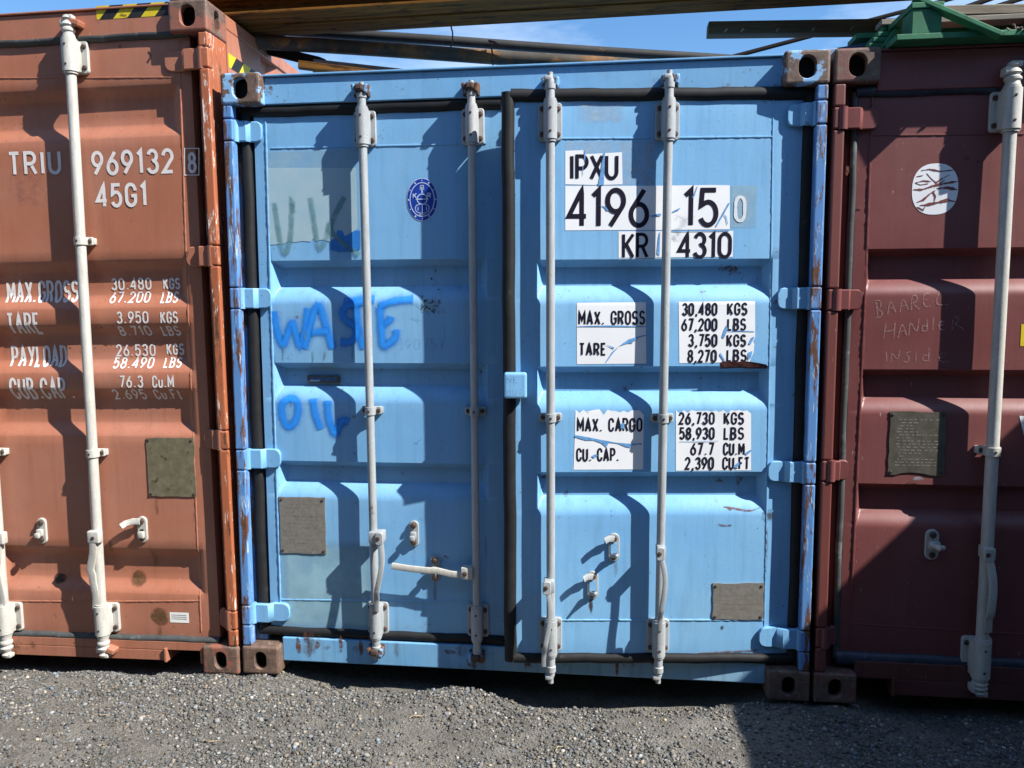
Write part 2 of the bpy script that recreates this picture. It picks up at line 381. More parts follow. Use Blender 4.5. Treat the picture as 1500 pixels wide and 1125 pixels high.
# ---------------------------------------------------------------- stroke lettering
def arc(cx, cy, rx, ry, a0, a1, n=14):
    return [(cx+rx*math.cos(R(a0+(a1-a0)*i/n)), cy+ry*math.sin(R(a0+(a1-a0)*i/n))) for i in range(n+1)]
def loop(cx, cy, rx, ry, n=28): return arc(cx, cy, rx, ry, 90, 450, n)
OVAL = arc(.5, .70, .5, .30, 0, 180, 12)+arc(.5, .30, .5, .30, 180, 360, 12)+[(1, .70)]
six = [(.80, 1.0), (.10, .47)]+arc(.5, .29, .5, .29, 150, 510, 26)
six = [(.82, 1.0)]+arc(.5, .30, .5, .30, 145, 145+360, 26)
GL = {
 '0': (.56, [OVAL]), 'O': (.56, [OVAL]),
 '1': (.26, [[(0, .84), (.75, 1), (.75, 0)]]),
 '2': (.54, [arc(.5, .71, .5, .29, 172, -20, 14)+[(0, 0), (1, 0)]]),
 '3': (.54, [arc(.5, .755, .45, .245, 165, -88, 14)[:-1]+[(.5, .51)], [(.5, .51)]+arc(.5, .265, .5, .265, 85, -165, 14)]),
 '4': (.58, [[(.76, 0), (.76, 1), (0, .27), (1.02, .27)]]),
 '5': (.54, [[(.95, 1), (.12, 1), (.05, .56)]+arc(.48, .33, .5, .33, 125, -155, 16)]),
 '6': (.55, [six]), '7': (.52, [[(0, 1), (1, 1), (.35, 0)]]),
 '8': (.55, [loop(.5, .765, .43, .235), loop(.5, .27, .5, .27)]),
 '9': (.55, [[(1-x, 1-y) for x, y in six]]),
 'A': (.62, [[(0, 0), (.5, 1), (1, 0)], [(.18, .3), (.82, .3)]]),
 'B': (.54, [[(.5, .54), (0, .54), (0, 1), (.5, 1)]+arc(.5, .77, .42, .23, 90, -90, 10), [(.5, .53)]+arc(.5, .265, .5, .265, 90, -90, 10)+[(0, 0), (0, .54)]]),
 'C': (.55, [arc(.5, .70, .5, .30, 0, 180, 12)+arc(.5, .30, .5, .30, 180, 360, 12)]),
 'D': (.55, [[(0, 0), (0, 1), (.5, 1)]+arc(.45, .66, .55, .34, 90, 0, 8)+arc(.45, .34, .55, .34, 0, -90, 8)+[(0, 0)]]),
 'E': (.46, [[(1, 0), (0, 0), (0, 1), (1, 1)], [(0, .52), (.8, .52)]]),
 'F': (.46, [[(0, 0), (0, 1), (1, 1)], [(0, .52), (.8, .52)]]),
 'G': (.56, [arc(.5, .70, .5, .30, 0, 180, 12)+arc(.5, .30, .5, .30, 180, 360, 12)+[(1, .46), (.55, .46)]]),
 'H': (.56, [[(0, 0), (0, 1)], [(1, 0), (1, 1)], [(0, .5), (1, .5)]]),
 'I': (.08, [[(.5, 0), (.5, 1)]]),
 'K': (.56, [[(0, 0), (0, 1)], [(1, 1), (.06, .42)], [(.3, .57), (1, 0)]]),
 'L': (.44, [[(0, 1), (0, 0), (1, 0)]]),
 'M': (.72, [[(0, 0), (0, 1), (.5, .3), (1, 1), (1, 0)]]),
 'N': (.58, [[(0, 0), (0, 1), (1, 0), (1, 1)]]),
 'P': (.54, [[(0, 0), (0, 1), (.5, 1)]+arc(.5, .73, .5, .27, 90, -90, 12)+[(0, .46)]]),
 'R': (.56, [[(0, 0), (0, 1), (.5, 1)]+arc(.5, .74, .46, .26, 90, -90, 12)+[(0, .48)], [(.5, .48), (1, 0)]]),
 'S': (.54, [arc(.5, .745, .47, .255, 20, 250, 12)+[(.62, .50)]+arc(.5, .265, .5, .265, 65, -160, 12)]),
 'T': (.54, [[(0, 1), (1, 1)], [(.5, 1), (.5, 0)]]),
 'U': (.56, [[(0, 1), (0, .3)]+arc(.5, .3, .5, .3, 180, 360, 12)+[(1, 1)]]),
 'W': (.8, [[(0, 1), (.25, 0), (.5, .8), (.75, 0), (1, 1)]]),
 'X': (.58, [[(0, 0), (1, 1)], [(0, 1), (1, 0)]]),
 'Y': (.58, [[(0, 1), (.5, .48), (1, 1)], [(.5, .48), (.5, 0)]]),
 'Z': (.54, [[(0, 1), (1, 1), (0, 0), (1, 0)]]),
 'u': (.46, [[(0, .68), (0, .2)]+arc(.5, .2, .5, .2, 180, 360, 10)+[(1, .68)]]),
 't': (.34, [[(.4, .95), (.4, .15), (.65, 0), (1, .04)], [(0, .68), (.95, .68)]]),
 'd': (.46, [[(1, 1), (1, 0)], arc(.5, .3, .5, .3, 0, 360, 16)]),
 'e': (.46, [[(0, .32), (1, .32)]+arc(.5, .3, .5, .3, 0, 310, 14)]),
 'i': (.1, [[(.5, 0), (.5, .6)], [(.5, .78), (.5, .84)]]),
 'l': (.1, [[(.5, 0), (.7, 1)]]),
 'n': (.44, [[(0, 0), (0, .6)], [(0, .4)]+arc(.5, .4, .5, .2, 180, 0, 8)+[(1, 0)]]),
 's': (.4, [arc(.5, .45, .45, .16, 20, 250, 8)+arc(.5, .15, .5, .15, 70, -160, 8)]),
 '.': (.16, [[(.5, 0.0), (.5, .10)]]), ',': (.16, [[(.75, .08), (.2, -.16)]]), ' ': (.30, []),
}
def resample(pts, step):
    out = [pts[0]]
    for a, b in zip(pts, pts[1:]):
        d = math.hypot(b[0]-a[0], b[1]-a[1]); k = max(1, int(math.ceil(d/step)))
        out += [(a[0]+(b[0]-a[0])*i/k, a[1]+(b[1]-a[1])*i/k) for i in range(1, k+1)]
    return out
def ribbon(mb, pts, wid, surf, lift, mat=0, step=0.012, soft=False, wob=0.0, taper=False):
    """flat stroke of width wid laid on the surface y = surf(x, z) - lift; soft: rim fades (uv.y)"""
    closed = math.hypot(pts[0][0]-pts[-1][0], pts[0][1]-pts[-1][1]) < 1e-6 and len(pts) > 3
    p = resample(pts, step); k = len(p)
    q = []
    for i in range(k):
        a = p[i-1] if i > 0 else (p[-2] if closed else None)
        b = p[i+1] if i < k-1 else (p[1] if closed else None)
        d1 = None if a is None else Vector((p[i][0]-a[0], p[i][1]-a[1])).normalized() if (p[i][0]-a[0])**2+(p[i][1]-a[1])**2 > 1e-14 else None
        d2 = None if b is None else Vector((b[0]-p[i][0], b[1]-p[i][1])).normalized() if (b[0]-p[i][0])**2+(b[1]-p[i][1])**2 > 1e-14 else None
        if d1 is None: d1 = d2
        if d2 is None: d2 = d1
        if d1 is None: d1 = d2 = Vector((1, 0))
        n1 = Vector((-d1.y, d1.x)); n2 = Vector((-d2.y, d2.x))
        n = n1+n2
        if n.length < 0.3: n = n1.copy(); sc = 1.0
        else: n.normalize(); sc = min(2.6, 1/max(0.38, n.dot(n1)))
        q.append((n.x*sc, n.y*sc))
    cross = [-1, -0.5, 0, 0.5, 1] if soft else [-1, 1]
    uvw = [0, 0.75, 1, 0.75, 0] if soft else [1, 1]
    vs = []; uv = []
    for i in range(k):
        hw = wid/2
        if wob: hw *= 1+wob*math.sin(i*0.9+k)+wob*0.6*math.sin(i*2.3)
        if taper: hw *= min(1.0, 0.35+2.5*min(i, k-1-i)/k)
        for c, u in zip(cross, uvw):
            x = p[i][0]+q[i][0]*hw*c; z = p[i][1]+q[i][1]*hw*c
            vs.append((x, surf(x, z)-lift-0.0004*i/k, z)); uv.append((i/k, u*(0.0 if soft and i in (0, k-1) and not closed else 1)))
    n = len(cross)
    fs = [[i*n+j, i*n+j+1, (i+1)*n+j+1, (i+1)*n+j] for i in range(k-1) for j in range(n-1)]
    mb.add(vs, fs, mat, False, uv)
def letters(mb, txt, x0, x1, z0, z1, wid, surf, lift, mat=0, gap=0.36, slant=0.0, soft=False, wob=0.0):
    h = wid/2
    tot = sum(GL[c][0] for c in txt)+gap*(len(txt)-1)
    sx = (x1-x0-wid)/max(tot, 1e-6); x = x0+h; k = 0
    for c in txt:
        gw, strokes = GL[c]
        for s in strokes:
            pts = [(x+u*gw*sx+slant*v*(z1-z0), z0+h+v*(z1-z0-wid)) for u, v in s]
            ribbon(mb, pts, wid, surf, lift+0.0005*(k % 3), mat, 0.014, soft, wob); k += 1
        x += (gw+gap)*sx
def clip_z(poly, zc, above):
    o = []
    for a, b in zip(poly, poly[1:]+poly[:1]):
        ia = a[1] >= zc if above else a[1] <= zc; ib = b[1] >= zc if above else b[1] <= zc
        if ia: o.append(a)
        if ia != ib: o.append((a[0]+(b[0]-a[0])*(zc-a[1])/(b[1]-a[1]), zc))
    return o
def sheet(mb, poly, surf, lift, mat=0, step=0.012):
    """film with outline poly laid on the surface in narrow level strips so that it follows the pressing"""
    z0 = min(p[1] for p in poly); z1 = max(p[1] for p in poly); n = max(1, int((z1-z0)/step)); vs = []; fs = []
    for k in range(n):
        p = clip_z(clip_z(list(poly), z0+(z1-z0)*k/n, True), z0+(z1-z0)*(k+1)/n, False)
        if len(p) < 3: continue
        a, b = min(q[0] for q in p), max(q[0] for q in p); m = max(1, int((b-a)/.03))
        for i in range(m):
            c = [(v, u) for u, v in p]
            c = clip_z(clip_z(c, a+(b-a)*i/m, True), a+(b-a)*(i+1)/m, False)
            if len(c) > 2: vs += [(x, surf(x, z)-lift, z) for z, x in c]; fs.append(list(range(len(vs)-len(c), len(vs))))
    if vs: mb.add(vs, fs, mat)
def patch(mb, x0, x1, z0, z1, surf, lift, mat=0, rim=0.02, nx=10, nz=10, torn=None):
    xs = [x0, x0+rim]+[x0+rim+(x1-x0-2*rim)*i/nx for i in range(1, nx)]+[x1-rim, x1]
    zs = [z0, z0+rim]+[z0+rim+(z1-z0-2*rim)*i/nz for i in range(1, nz)]+[z1-rim, z1]
    vs = []; uv = []
    for j, z in enumerate(zs):
        for i, x in enumerate(xs):
            vs.append((x, surf(x, z)-lift, z)); uv.append((0, 0.0 if i in (0, len(xs)-1) or j in (0, len(zs)-1) else 1.0))
    n = len(xs)
    mb.add(vs, [[j*n+i, j*n+i+1, (j+1)*n+i+1, (j+1)*n+i] for j in range(len(zs)-1) for i in range(n-1)], mat, False, uv)
def blob(mb, cx, cz, rx, rz, surf, lift, mat=0, n=22, jag=0.25, seed=1):
    rg = random.Random(seed); ph = [rg.uniform(0, 6) for _ in range(4)]
    vs = [(cx, surf(cx, cz)-lift, cz)]; uv = [(0, 1)]
    for k, u in ((0.7, 0.9), (1.0, 0.0)):
        for i in range(n):
            a = 2*PI*i/n
            q = k*(1+jag*(0.5*math.sin(2*a+ph[0])+0.35*math.sin(3*a+ph[1])+0.3*math.sin(5*a+ph[2])+0.2*math.sin(9*a+ph[3])))
            x, z = cx+rx*q*math.cos(a), cz+rz*q*math.sin(a)
            vs.append((x, surf(x, z)-lift, z)); uv.append((0, u))
    fs = [[0, 1+i, 1+(i+1) % n] for i in range(n)]+[[1+i, 1+n+i, 1+n+(i+1) % n, 1+(i+1) % n] for i in range(n)]
    mb.add(vs, fs, mat, False, uv)

# ---------------------------------------------------------------- container parts
CW, CL = 2.438, 12.192
class Leaf:
    """one door leaf: a pressed sheet whose face is local y = 0, with horizontal troughs"""
    def __init__(s, root, x0, x1, z0, z1, tx0, tx1, troughs, depth, M_, end=0.03, roll=True):
        s.roll = roll
        s.root, s.x0, s.x1, s.z0, s.z1, s.tx0, s.tx1 = root, x0, x1, z0, z1, tx0, tx1
        s.troughs = troughs   # (top, bottom, upper slope, lower slope)
        s.depth, s.L, s.end = depth, M_, end
        s.W = root.matrix_world @ M_
    def surf(s, x, z):
        best = 0.0
        for zt, zb, st, sb in s.troughs:
            qa = max(0.0, min(1.0, min((zt-z)/st, (x-s.tx0)/s.end, (s.tx1-x)/s.end)))
            qb = max(0.0, min(1.0, (z-zb)/sb))
            qa = qa*qa*(3-2*qa)*0.55+qa*0.45
            qb = qb**1.9 if s.roll else qb*qb*(3-2*qb)*0.55+qb*0.45
            q = min(qa, qb)
            best = max(best, q)
        return best*s.depth+0.0011*math.sin(6.1*x+1.7*math.sin(4.3*z))*math.sin(5.2*z+1.1*math.sin(3.7*x)+.6)
    def p(s, px, py, y=0.0):
        return U(px, py, y, s.W)
    def xz(s, px, py, y=0.0):
        q = s.p(px, py, y); return (q.x, q.z)
    def build(s, mat, name='door'):
        xs = {s.x0, s.x1}; zs = {s.z0, s.z1}
        for i in range(7):
            xs |= {s.tx0+s.end*i/6, s.tx1-s.end*i/6}
        k = 24
        xs |= {s.tx0+s.end+(s.tx1-s.tx0-2*s.end)*i/k for i in range(k+1)}
        for zt, zb, st, sb in s.troughs:
            zs |= {zt-st*i/6 for i in range(7)} | {zb+sb*i/10 for i in range(11)}
        tops = sorted(zs); 
        for a, b in zip(tops, tops[1:]):
            n = int((b-a)/0.045)
            zs |= {a+(b-a)*i/(n+1) for i in range(1, n+1)}
        xs = sorted(x for x in xs if s.x0 <= x <= s.x1); zs = sorted(zs)
        xs = [x for i, x in enumerate(xs) if i == 0 or x-xs[i-1] > 1e-5]; zs = [z for i, z in enumerate(zs) if i == 0 or z-zs[i-1] > 1e-5]
        mb = MB(); n = len(xs); bv = 0.005
        vs = [(x, s.surf(x, z)+(bv*0.5 if x in (s.x0, s.x1) or z in (s.z0, s.z1) else 0), z) for z in zs for x in xs]
        mb.add(vs, [[j*n+i, j*n+i+1, (j+1)*n+i+1, (j+1)*n+i] for j in range(len(zs)-1) for i in range(n-1)], 0, True)
        t = 0.06
        ring = [(s.x0, s.z0), (s.x1, s.z0), (s.x1, s.z1), (s.x0, s.z1)]
        mb.add([(x, bv*0.5, z) for x, z in ring]+[(x, t, z) for x, z in ring],
               [[i, (i+1) % 4, 4+(i+1) % 4, 4+i] for i in range(4)]+[[4, 5, 6, 7]], 0)
        s.o = mb.build(name, mat, s.root, s.L)
        return s.o
    def put(s, mb, name, mats): return mb.build(name, mats, s.o)

def lock_rod(lf, top, bot, brk_t, brk_b, guides, mats='galv', r=0.0175, axis=-0.047, sides=(-1, 1), bw=0.094, bh=0.145, style='claw', parent_keeper=None, bend=None):
    """locking bar with its bearing brackets, guides and cam ends; px given at the bar's axis"""
    a = lf.p(*top, axis); b = lf.p(*bot, axis)
    def at(z): 
        f = (z-b.z)/(a.z-b.z); dx = 0.0
        if bend: dx = bend*math.sin(PI*max(0.0, min(1.0, (f-0.05)/0.5)))
        return Vector((b.x+(a.x-b.x)*f+dx, axis, z))
    zt = lf.p(*brk_t, -0.03).z; zb = lf.p(*brk_b, -0.03).z
    mb = MB()
    k = 22
    mb.tube([at(zb+(zt-zb)*i/k) for i in range(k+1)], r, 18)
    # upper and lower end: collar, neck, cam
    for sgn, z0, ze in ((1, zt+bh*0.45, a.z), (-1, zb-bh*0.45, b.z)):
        h = abs(ze-z0)
        P = lambda f: at(z0+(ze-z0)*f)
        if style == 'claw':
            mb.tube([P(0), P(.12), P(.13), P(.42), P(.45), P(.62)], [r*1.35, r*1.35, r*1.02, r*0.98, r*1.18, r*1.18], 14)
            mb.tube([P(.60), P(.72), P(.86), P(1.0)], [r*.8, r*.95, r*.6, r*.62], 10)
            c = P(.8)
            mb.box(c.x-r*1.35, c.x+r*0.3, axis-r*.9, axis+r*1.1, c.z-r*.5, c.z+r*.5, 0.004)
        else:
            mb.tube([P(0), P(.1), P(.3), P(.36), P(.44), P(.52), P(.60), P(.68), P(.78), P(.86), P(.94), P(1.0)],
                    [r*1.3, r*1.25, r*1.05, r*1.3, r*1.3, r*.95, r*1.3, r*1.15, r*.72, r*1.05, r*.9, r*.5], 14)
            c = P(.66); mb.box(c.x-r*1.5, c.x+r*.5, axis-r*.7, axis+r*1.2, c.z-r*.7, c.z+r*.7, 0.005)
            c = P(.90); mb.box(c.x-r*.6, c.x+r*1.2, axis-r*.7, axis+r*.8, c.z-r*.45, c.z+r*.45, 0.004)
    lf.put(mb, 'locking_rod', [mats])
    for zc in (zt, zb):
        mb = MB(); c = at(zc); x = c.x
        x0 = x-bw/2 if -1 in sides else x-r*1.6; x1 = x+bw/2 if 1 in sides else x+r*1.6
        mb.plate(x0, x1, zc-bh/2, zc+bh/2, -0.014, -0.001, .014)
        mb.tube([(x, axis, zc-bh*.56), (x, axis, zc-bh*.50), (x, axis, zc-bh*.495), (x, axis, zc+bh*.495), (x, axis, zc+bh*.50), (x, axis, zc+bh*.56)],
                [r*1.3, r*1.3, r*1.52, r*1.52, r*1.3, r*1.3], 18)
        mb.box(x-r*1.5, x+r*1.5, axis, -0.006, zc-bh*.47, zc+bh*.47, 0.003)
        for sx in sides:
            for sz in (-1, 1): mb.bolt(x+sx*(bw/2-0.016), -0.013, zc+sz*(bh/2-0.024), 0.0105, 0.009)
        for sz in (-1, 1): mb.bolt(x, axis-r*1.45, zc+sz*bh*.3, 0.005, 0.004)
        lf.put(mb, 'rod_bracket', [mats, 'bolt'])
    for g in guides:
        zc = lf.p(*g, axis).z; c = at(zc); x = c.x; mb = MB()
        sd = sides if len(sides) == 2 else sides
        x0 = x-0.043 if -1 in sd else x-r*1.25; x1 = x+0.043 if 1 in sd else x+r*1.25
        mb.plate(x0, x1, zc-0.018, zc+0.018, -0.026, -0.018, .006)
        for sx in sd: mb.box(x+sx*0.034-0.012, x+sx*0.034+0.012, -0.0185, max(0.002, lf.surf(x, zc)-0.001), zc-0.014, zc+0.014, 0.003)
        mb.tube([(x, axis, zc-.017), (x, axis, zc-.0165), (x, axis, zc+.0165), (x, axis, zc+.017)], [r*1.05, r*1.28, r*1.28, r*1.05], 16)
        mb.box(x-r*1.2, x+r*1.2, axis, -0.019, zc-.016, zc+.016, 0.002)
        for sx in sd: mb.bolt(x+sx*0.031, -0.025, zc, 0.0095, 0.008)
        mb.bolt(x, axis-r*1.25, zc, 0.005, 0.004)
        lf.put(mb, 'rod_guide', [mats, 'bolt'])
    return at

def casting(mb, cx0, cx1, y0, y1, z0, z1, hole_side=0, tall=True, hw=0.031, hh=0.042):
    """corner casting: hollow block with a stadium opening in front (and on one side)"""
    b = bmesh.new(); bmesh.ops.create_cube(b, size=1)
    for v in b.verts:
        v.co = Vector(((cx0+cx1)/2+v.co.x*(cx1-cx0), (y0+y1)/2+v.co.y*(y1-y0), (z0+z1)/2+v.co.z*(z1-z0)))
    bmesh.ops.bevel(b, geom=b.edges[:], offset=0.011, segments=3, profile=0.5, affect='EDGES')
    b.faces.ensure_lookup_table()
    kill = []
    for f in b.faces:
        if f.normal.y < -0.999 and f.calc_area() > 0.004: kill.append((f, 'y'))
        if hole_side and f.normal.x*hole_side > 0.999 and f.calc_area() > 0.004: kill.append((f, 'x'))
    holes = []
    for f, ax in kill:
        cs_ = [v.co.copy() for v in f.verts]; holes.append((cs_, ax))
    bmesh.ops.delete(b, geom=[f for f, _ in kill], context='FACES_ONLY')
    mb.bm(b, 0, False)
    for cs_, ax in holes:
        if ax == 'y':
            us = [c.x for c in cs_]; w0, w1 = min(us), max(us); pl = cs_[0].y; P = lambda u, v, d: (u, pl+d, v)
        else:
            us = [c.y for c in cs_]; w0, w1 = min(us), max(us); pl = cs_[0].x; P = lambda u, v, d: (pl-hole_side*d, u, v)
        vs_ = [c.z for c in cs_]; v0, v1 = min(vs_), max(vs_)
        cu, cv = (w0+w1)/2, (v0+v1)/2; n = 40
        hw_ = hw if ax == 'y' else 0.025
        inner = []; outer = []
        for i in range(n):
            a = 2*PI*(i+0.5)/n; dx, dz = math.cos(a), math.sin(a)
            e = 4.0
            rr = (abs(dx/hw_)**e+abs(dz/hh)**e)**(-1/e) if not tall else None
            if tall:   # stadium, upright
                s_ = hh-hw_
                lo, hi = 0, 1
                for _ in range(30):
                    m_ = (lo+hi)/2; X, Z = dx*m_, dz*m_
                    dd = math.hypot(X, max(0, abs(Z)-s_))-hw_
                    if dd > 0: hi = m_
                    else: lo = m_
                rr = lo
            inner.append((cu+dx*rr, cv+dz*rr))
            t = min((w1-cu)/abs(dx) if abs(dx) > 1e-6 else 9, (v1-cv)/abs(dz) if abs(dz) > 1e-6 else 9)
            outer.append((cu+dx*t, cv+dz*t))
        corners = [(w1, v1), (w0, v1), (w0, v0), (w1, v0)]
        vs = [P(u, v, 0) for u, v in outer]+[P(u, v, 0) for u, v in inner]+[P(u, v, 0.004) for u, v in [((u-cu)*.93+cu, (v-cv)*.93+cv) for u, v in inner]]+[P((u-cu)*.93+cu, (v-cv)*.93+cv, 0.03) for u, v in inner]
        fs = []
        for i in range(n):
            j = (i+1) % n
            fs.append([i, j, n+j, n+i])
            fs.append([n+i, n+j, 2*n+j, 2*n+i]); fs.append([2*n+i, 2*n+j, 3*n+j, 3*n+i])
        mb.add(vs, fs, 0)
        for k in range(4):   # corner wedges left by the radial outline
            cxr, cvr = corners[k]
            best = None
            for i in range(n):
                j = (i+1) % n
                a_, b_ = outer[i], outer[j]
                if abs(a_[0]-b_[0]) > 1e-6 and abs(a_[1]-b_[1]) > 1e-6:
                    if (a_[0]-cu)*(cxr-cu) > 0 and (a_[1]-cv)*(cvr-cv) > 0 or (b_[0]-cu)*(cxr-cu) > 0 and (b_[1]-cv)*(cvr-cv) > 0:
                        if min(abs(a_[0]-cxr), abs(b_[0]-cxr)) < 1e-5 and min(abs(a_[1]-cvr), abs(b_[1]-cvr)) < 1e-5: best = (a_, b_)
            if best: mb.add([P(*best[0], 0), P(cxr, cvr, 0), P(*best[1], 0)], [[0, 1, 2]], 0)

def corrugated_wall(x, y0, y1, z0, z1, out, depth=0.036, pitch=0.28):
    """side wall sheet pressed into upright ribs"""
    ys = []; y = y0
    while y < y1:
        for f, d in ((0, 0), (.30, 0), (.5, 1), (.80, 1)): ys.append((min(y1, y+f*pitch), d))
        y += pitch
    ys.append((y1, 0))
    vs = []
    for yy, d in ys: vs += [(x-out*depth*d, yy, z0), (x-out*depth*d, yy, z1)]
    return vs, [[2*i, 2*i+1, 2*i+3, 2*i+2] for i in range(len(ys)-1)]

def container_shell(root, H, mat, smat, pmat, cmat, seal, face_y, cast=(0.170, 0.128), header_z0=2.47, header_y=0.045, sill=(0.035, 0.15), lip=0.012, pocket=None, post_segments=(), hole_sides=(1, -1), tops=True):
    cw_, ch_ = cast
    for sx in (0, 1):
        for sz in (0, 1):
            for sy in (0, 1):
                mb = MB()
                x0 = 0 if sx == 0 else CW-cw_; z0 = 0 if sz == 0 else H-ch_
                y0 = 0 if sy == 0 else CL-0.178
                casting(mb, x0, x0+cw_, y0, y0+0.178, z0, z0+ch_, hole_side=(-1 if sx == 0 else 1), hw=(.035 if sz else .029), hh=(.046 if sz else .042))
                mb.box(x0+0.03, x0+cw_-0.03, y0+0.06, y0+0.17, z0+0.02, z0+ch_-0.02, 0.0, mat=1)
                mb.build('corner_casting', [cmat if sz or cmat != 'cast_blue' else 'cast_brown', 'hole'], root)
        # posts
        mb = MB()
        f = (lambda v: v) if sx == 0 else (lambda v: CW-v)
        def bx(a, b, *r, **k): mb.box(min(f(a), f(b)), max(f(a), f(b)), *r, **k)
        bx(0.004, 0.090, 0.075, 0.172, ch_-0.002, H-ch_+0.002, bev=0.008)
        bx(0.006, 0.020, 0.030, 0.080, ch_-0.002, H-ch_+0.002, bev=0.004)
        mb.build('corner_post', pmat, root)
        zs = list(post_segments[sx])
        for a, b in zip(zs, zs[1:]):
            mb = MB()
            mb.box(min(f(0.004), f(0.046)), max(f(0.004), f(0.046)), 0.004, 0.048, a+0.0015, b-0.0015, 0.007, 3)
            mb.build('hinge_bar', pmat, root)
        mb = MB()
        f0 = f(0.004); mb.box(min(f(0.004), f(0.09)), max(f(0.004), f(0.09)), CL-0.17, CL-0.05, ch_, H-ch_, 0.005)
        mb.build('corner_post', pmat, root)
    mb = MB()
    mb.box(cw_-0.002, CW-cw_+0.002, header_y, 0.16, header_z0, H-0.012, 0.004)
    mb.box(cw_-0.002, CW-cw_+0.002, header_y-lip, 0.16, H-0.010, H-0.002, 0.002)
    mb.build('header_rail', mat, root)
    mb = MB()
    s0, s1 = sill; sy = header_y
    if pocket:
        a, b, top = pocket
        segs = [(cw_-0.002, a), (b, CW-b), (CW-a, CW-cw_+0.002)]
        segs = [q for q in segs if q[1]-q[0] > 0.01]
        for q in segs: mb.box(q[0], q[1], sy, 0.16, s0, top, 0.003)
        mb.box(cw_-0.002, CW-cw_+0.002, sy, 0.16, top+0.0005, s1, 0.003)
        for xx in (a, b, CW-a, CW-b): mb.box(xx-0.006, xx+0.006, sy-0.012, 0.16, s0-0.004, top+0.012, 0.003)
    else: mb.box(cw_-0.002, CW-cw_+0.002, sy, 0.16, s0, s1, 0.005)
    mb.box(cw_-0.002, CW-cw_+0.002, 0.162, 0.26, s0, s1-0.02, 0.004)
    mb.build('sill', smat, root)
    for sx in (0, 1):
        mb = MB(); o = -1 if sx == 0 else 1
        x = 0.012 if sx == 0 else CW-0.012
        vs, fs = corrugated_wall(x, 0.171, CL-0.17, 0.16, H-0.06, o)
        mb.add(vs, fs, 0)
        mb.build('side_wall', mat, root)
        mb = MB()
        a, b = (0.003, 0.06) if sx == 0 else (CW-0.06, CW-0.003)
        mb.box(a, b, 0.178, CL-0.178, H-0.062, H-0.002, 0.004); mb.build('top_rail', smat, root)
        mb = MB(); mb.box(a, b, 0.178, CL-0.178, 0.02, 0.165, 0.005); mb.build('bottom_rail', smat, root)
    mb = MB(); mb.box(0.06, CW-0.06, 0.16, CL-0.02, H-0.03, H-0.014, 0.0); mb.build('roof', mat, root)
    mb = MB(); mb.box(0.09, CW-0.09, CL-0.06, CL-0.02, 0.03, H-0.031, 0.0); mb.build('end_wall', mat, root)
    mb = MB(); mb.box(0.06, CW-0.06, 0.17, CL-0.06, 0.13, 0.16, 0.0); mb.build('floor_panel', 'hole', root)

def gasket(lf, parts, mat, name='door_seal', ry=0.021):
    """rubber lip round a leaf: parts are ((x,z),(x,z), half width)"""
    mb = MB()
    for (a, b, hw) in parts:
        n = 14
        n = 26; vert = abs(b[1]-a[1]) > abs(b[0]-a[0]); wv = lambda i: .0013*math.sin(i*.9+a[0]*7)+.0008*math.sin(i*2.1)
        pts = [(a[0]+(b[0]-a[0])*i/n+(wv(i) if vert else 0), 0.004, a[1]+(b[1]-a[1])*i/n+(0 if vert else wv(i))) for i in range(n+1)]
        mb.tube(pts, hw, 14, ry=ry)
    return lf.put(mb, name, [mat])

def hinge(lf, x_post, x_tip, zc, h, mat, y=-0.036, root=None):
    """hinge blade reaching from the post's pin over the seal to the leaf"""
    mb = MB(); s = 1 if x_tip > x_post else -1
    L_ = abs(x_tip-x_post)
    def X(f): return x_post+(x_tip-x_post)*f
    # blade with rounded tip as a prism
    prof = [(0, h/2), (.80, h/2)]+[(.80+.20*math.sin(R(a)), h/2*(0.45+0.55*math.cos(R(a)))) for a in (25, 50, 75, 90)]
    prof = prof+[(u, -v) for u, v in prof[::-1]]
    n = len(prof)
    def yy(u): return y if u < 0.45 else y+0.020*min(1, (u-0.45)/0.12)
    # split in strips so that the blade steps down on to the leaf
    us = [0, .12, .45, .57, .80, .85, .91, .96, 1.0]
    def hv(u):
        if u <= .80: return h/2
        a = math.asin(min(1, (u-.80)/.20)); return h/2*(0.45+0.55*math.cos(a))
    top, bot = [], []
    vs = []
    for u in us:
        v = hv(u); yq = yy(u); bv = 0.004
        vs += [(X(u), yq, zc-v+bv), (X(u), yq, zc+v-bv), (X(u), yq+bv, zc+v), (X(u), yq+0.016, zc+v), (X(u), yq+0.016, zc-v), (X(u), yq+bv, zc-v)]
    k = 6
    fs = [[i*k+j, i*k+(j+1) % k, (i+1)*k+(j+1) % k, (i+1)*k+j] for i in range(len(us)-1) for j in range(k)]
    fs += [list(range(k)), [(len(us)-1)*k+j for j in range(k)]]
    mb.add(vs, fs, 0)
    mb.tube([(x_post, y+0.006, zc-h/2-0.002), (x_post, y+0.006, zc+h/2+0.002)], 0.019, 14, 0)
    return lf.put(mb, 'hinge', [mat])

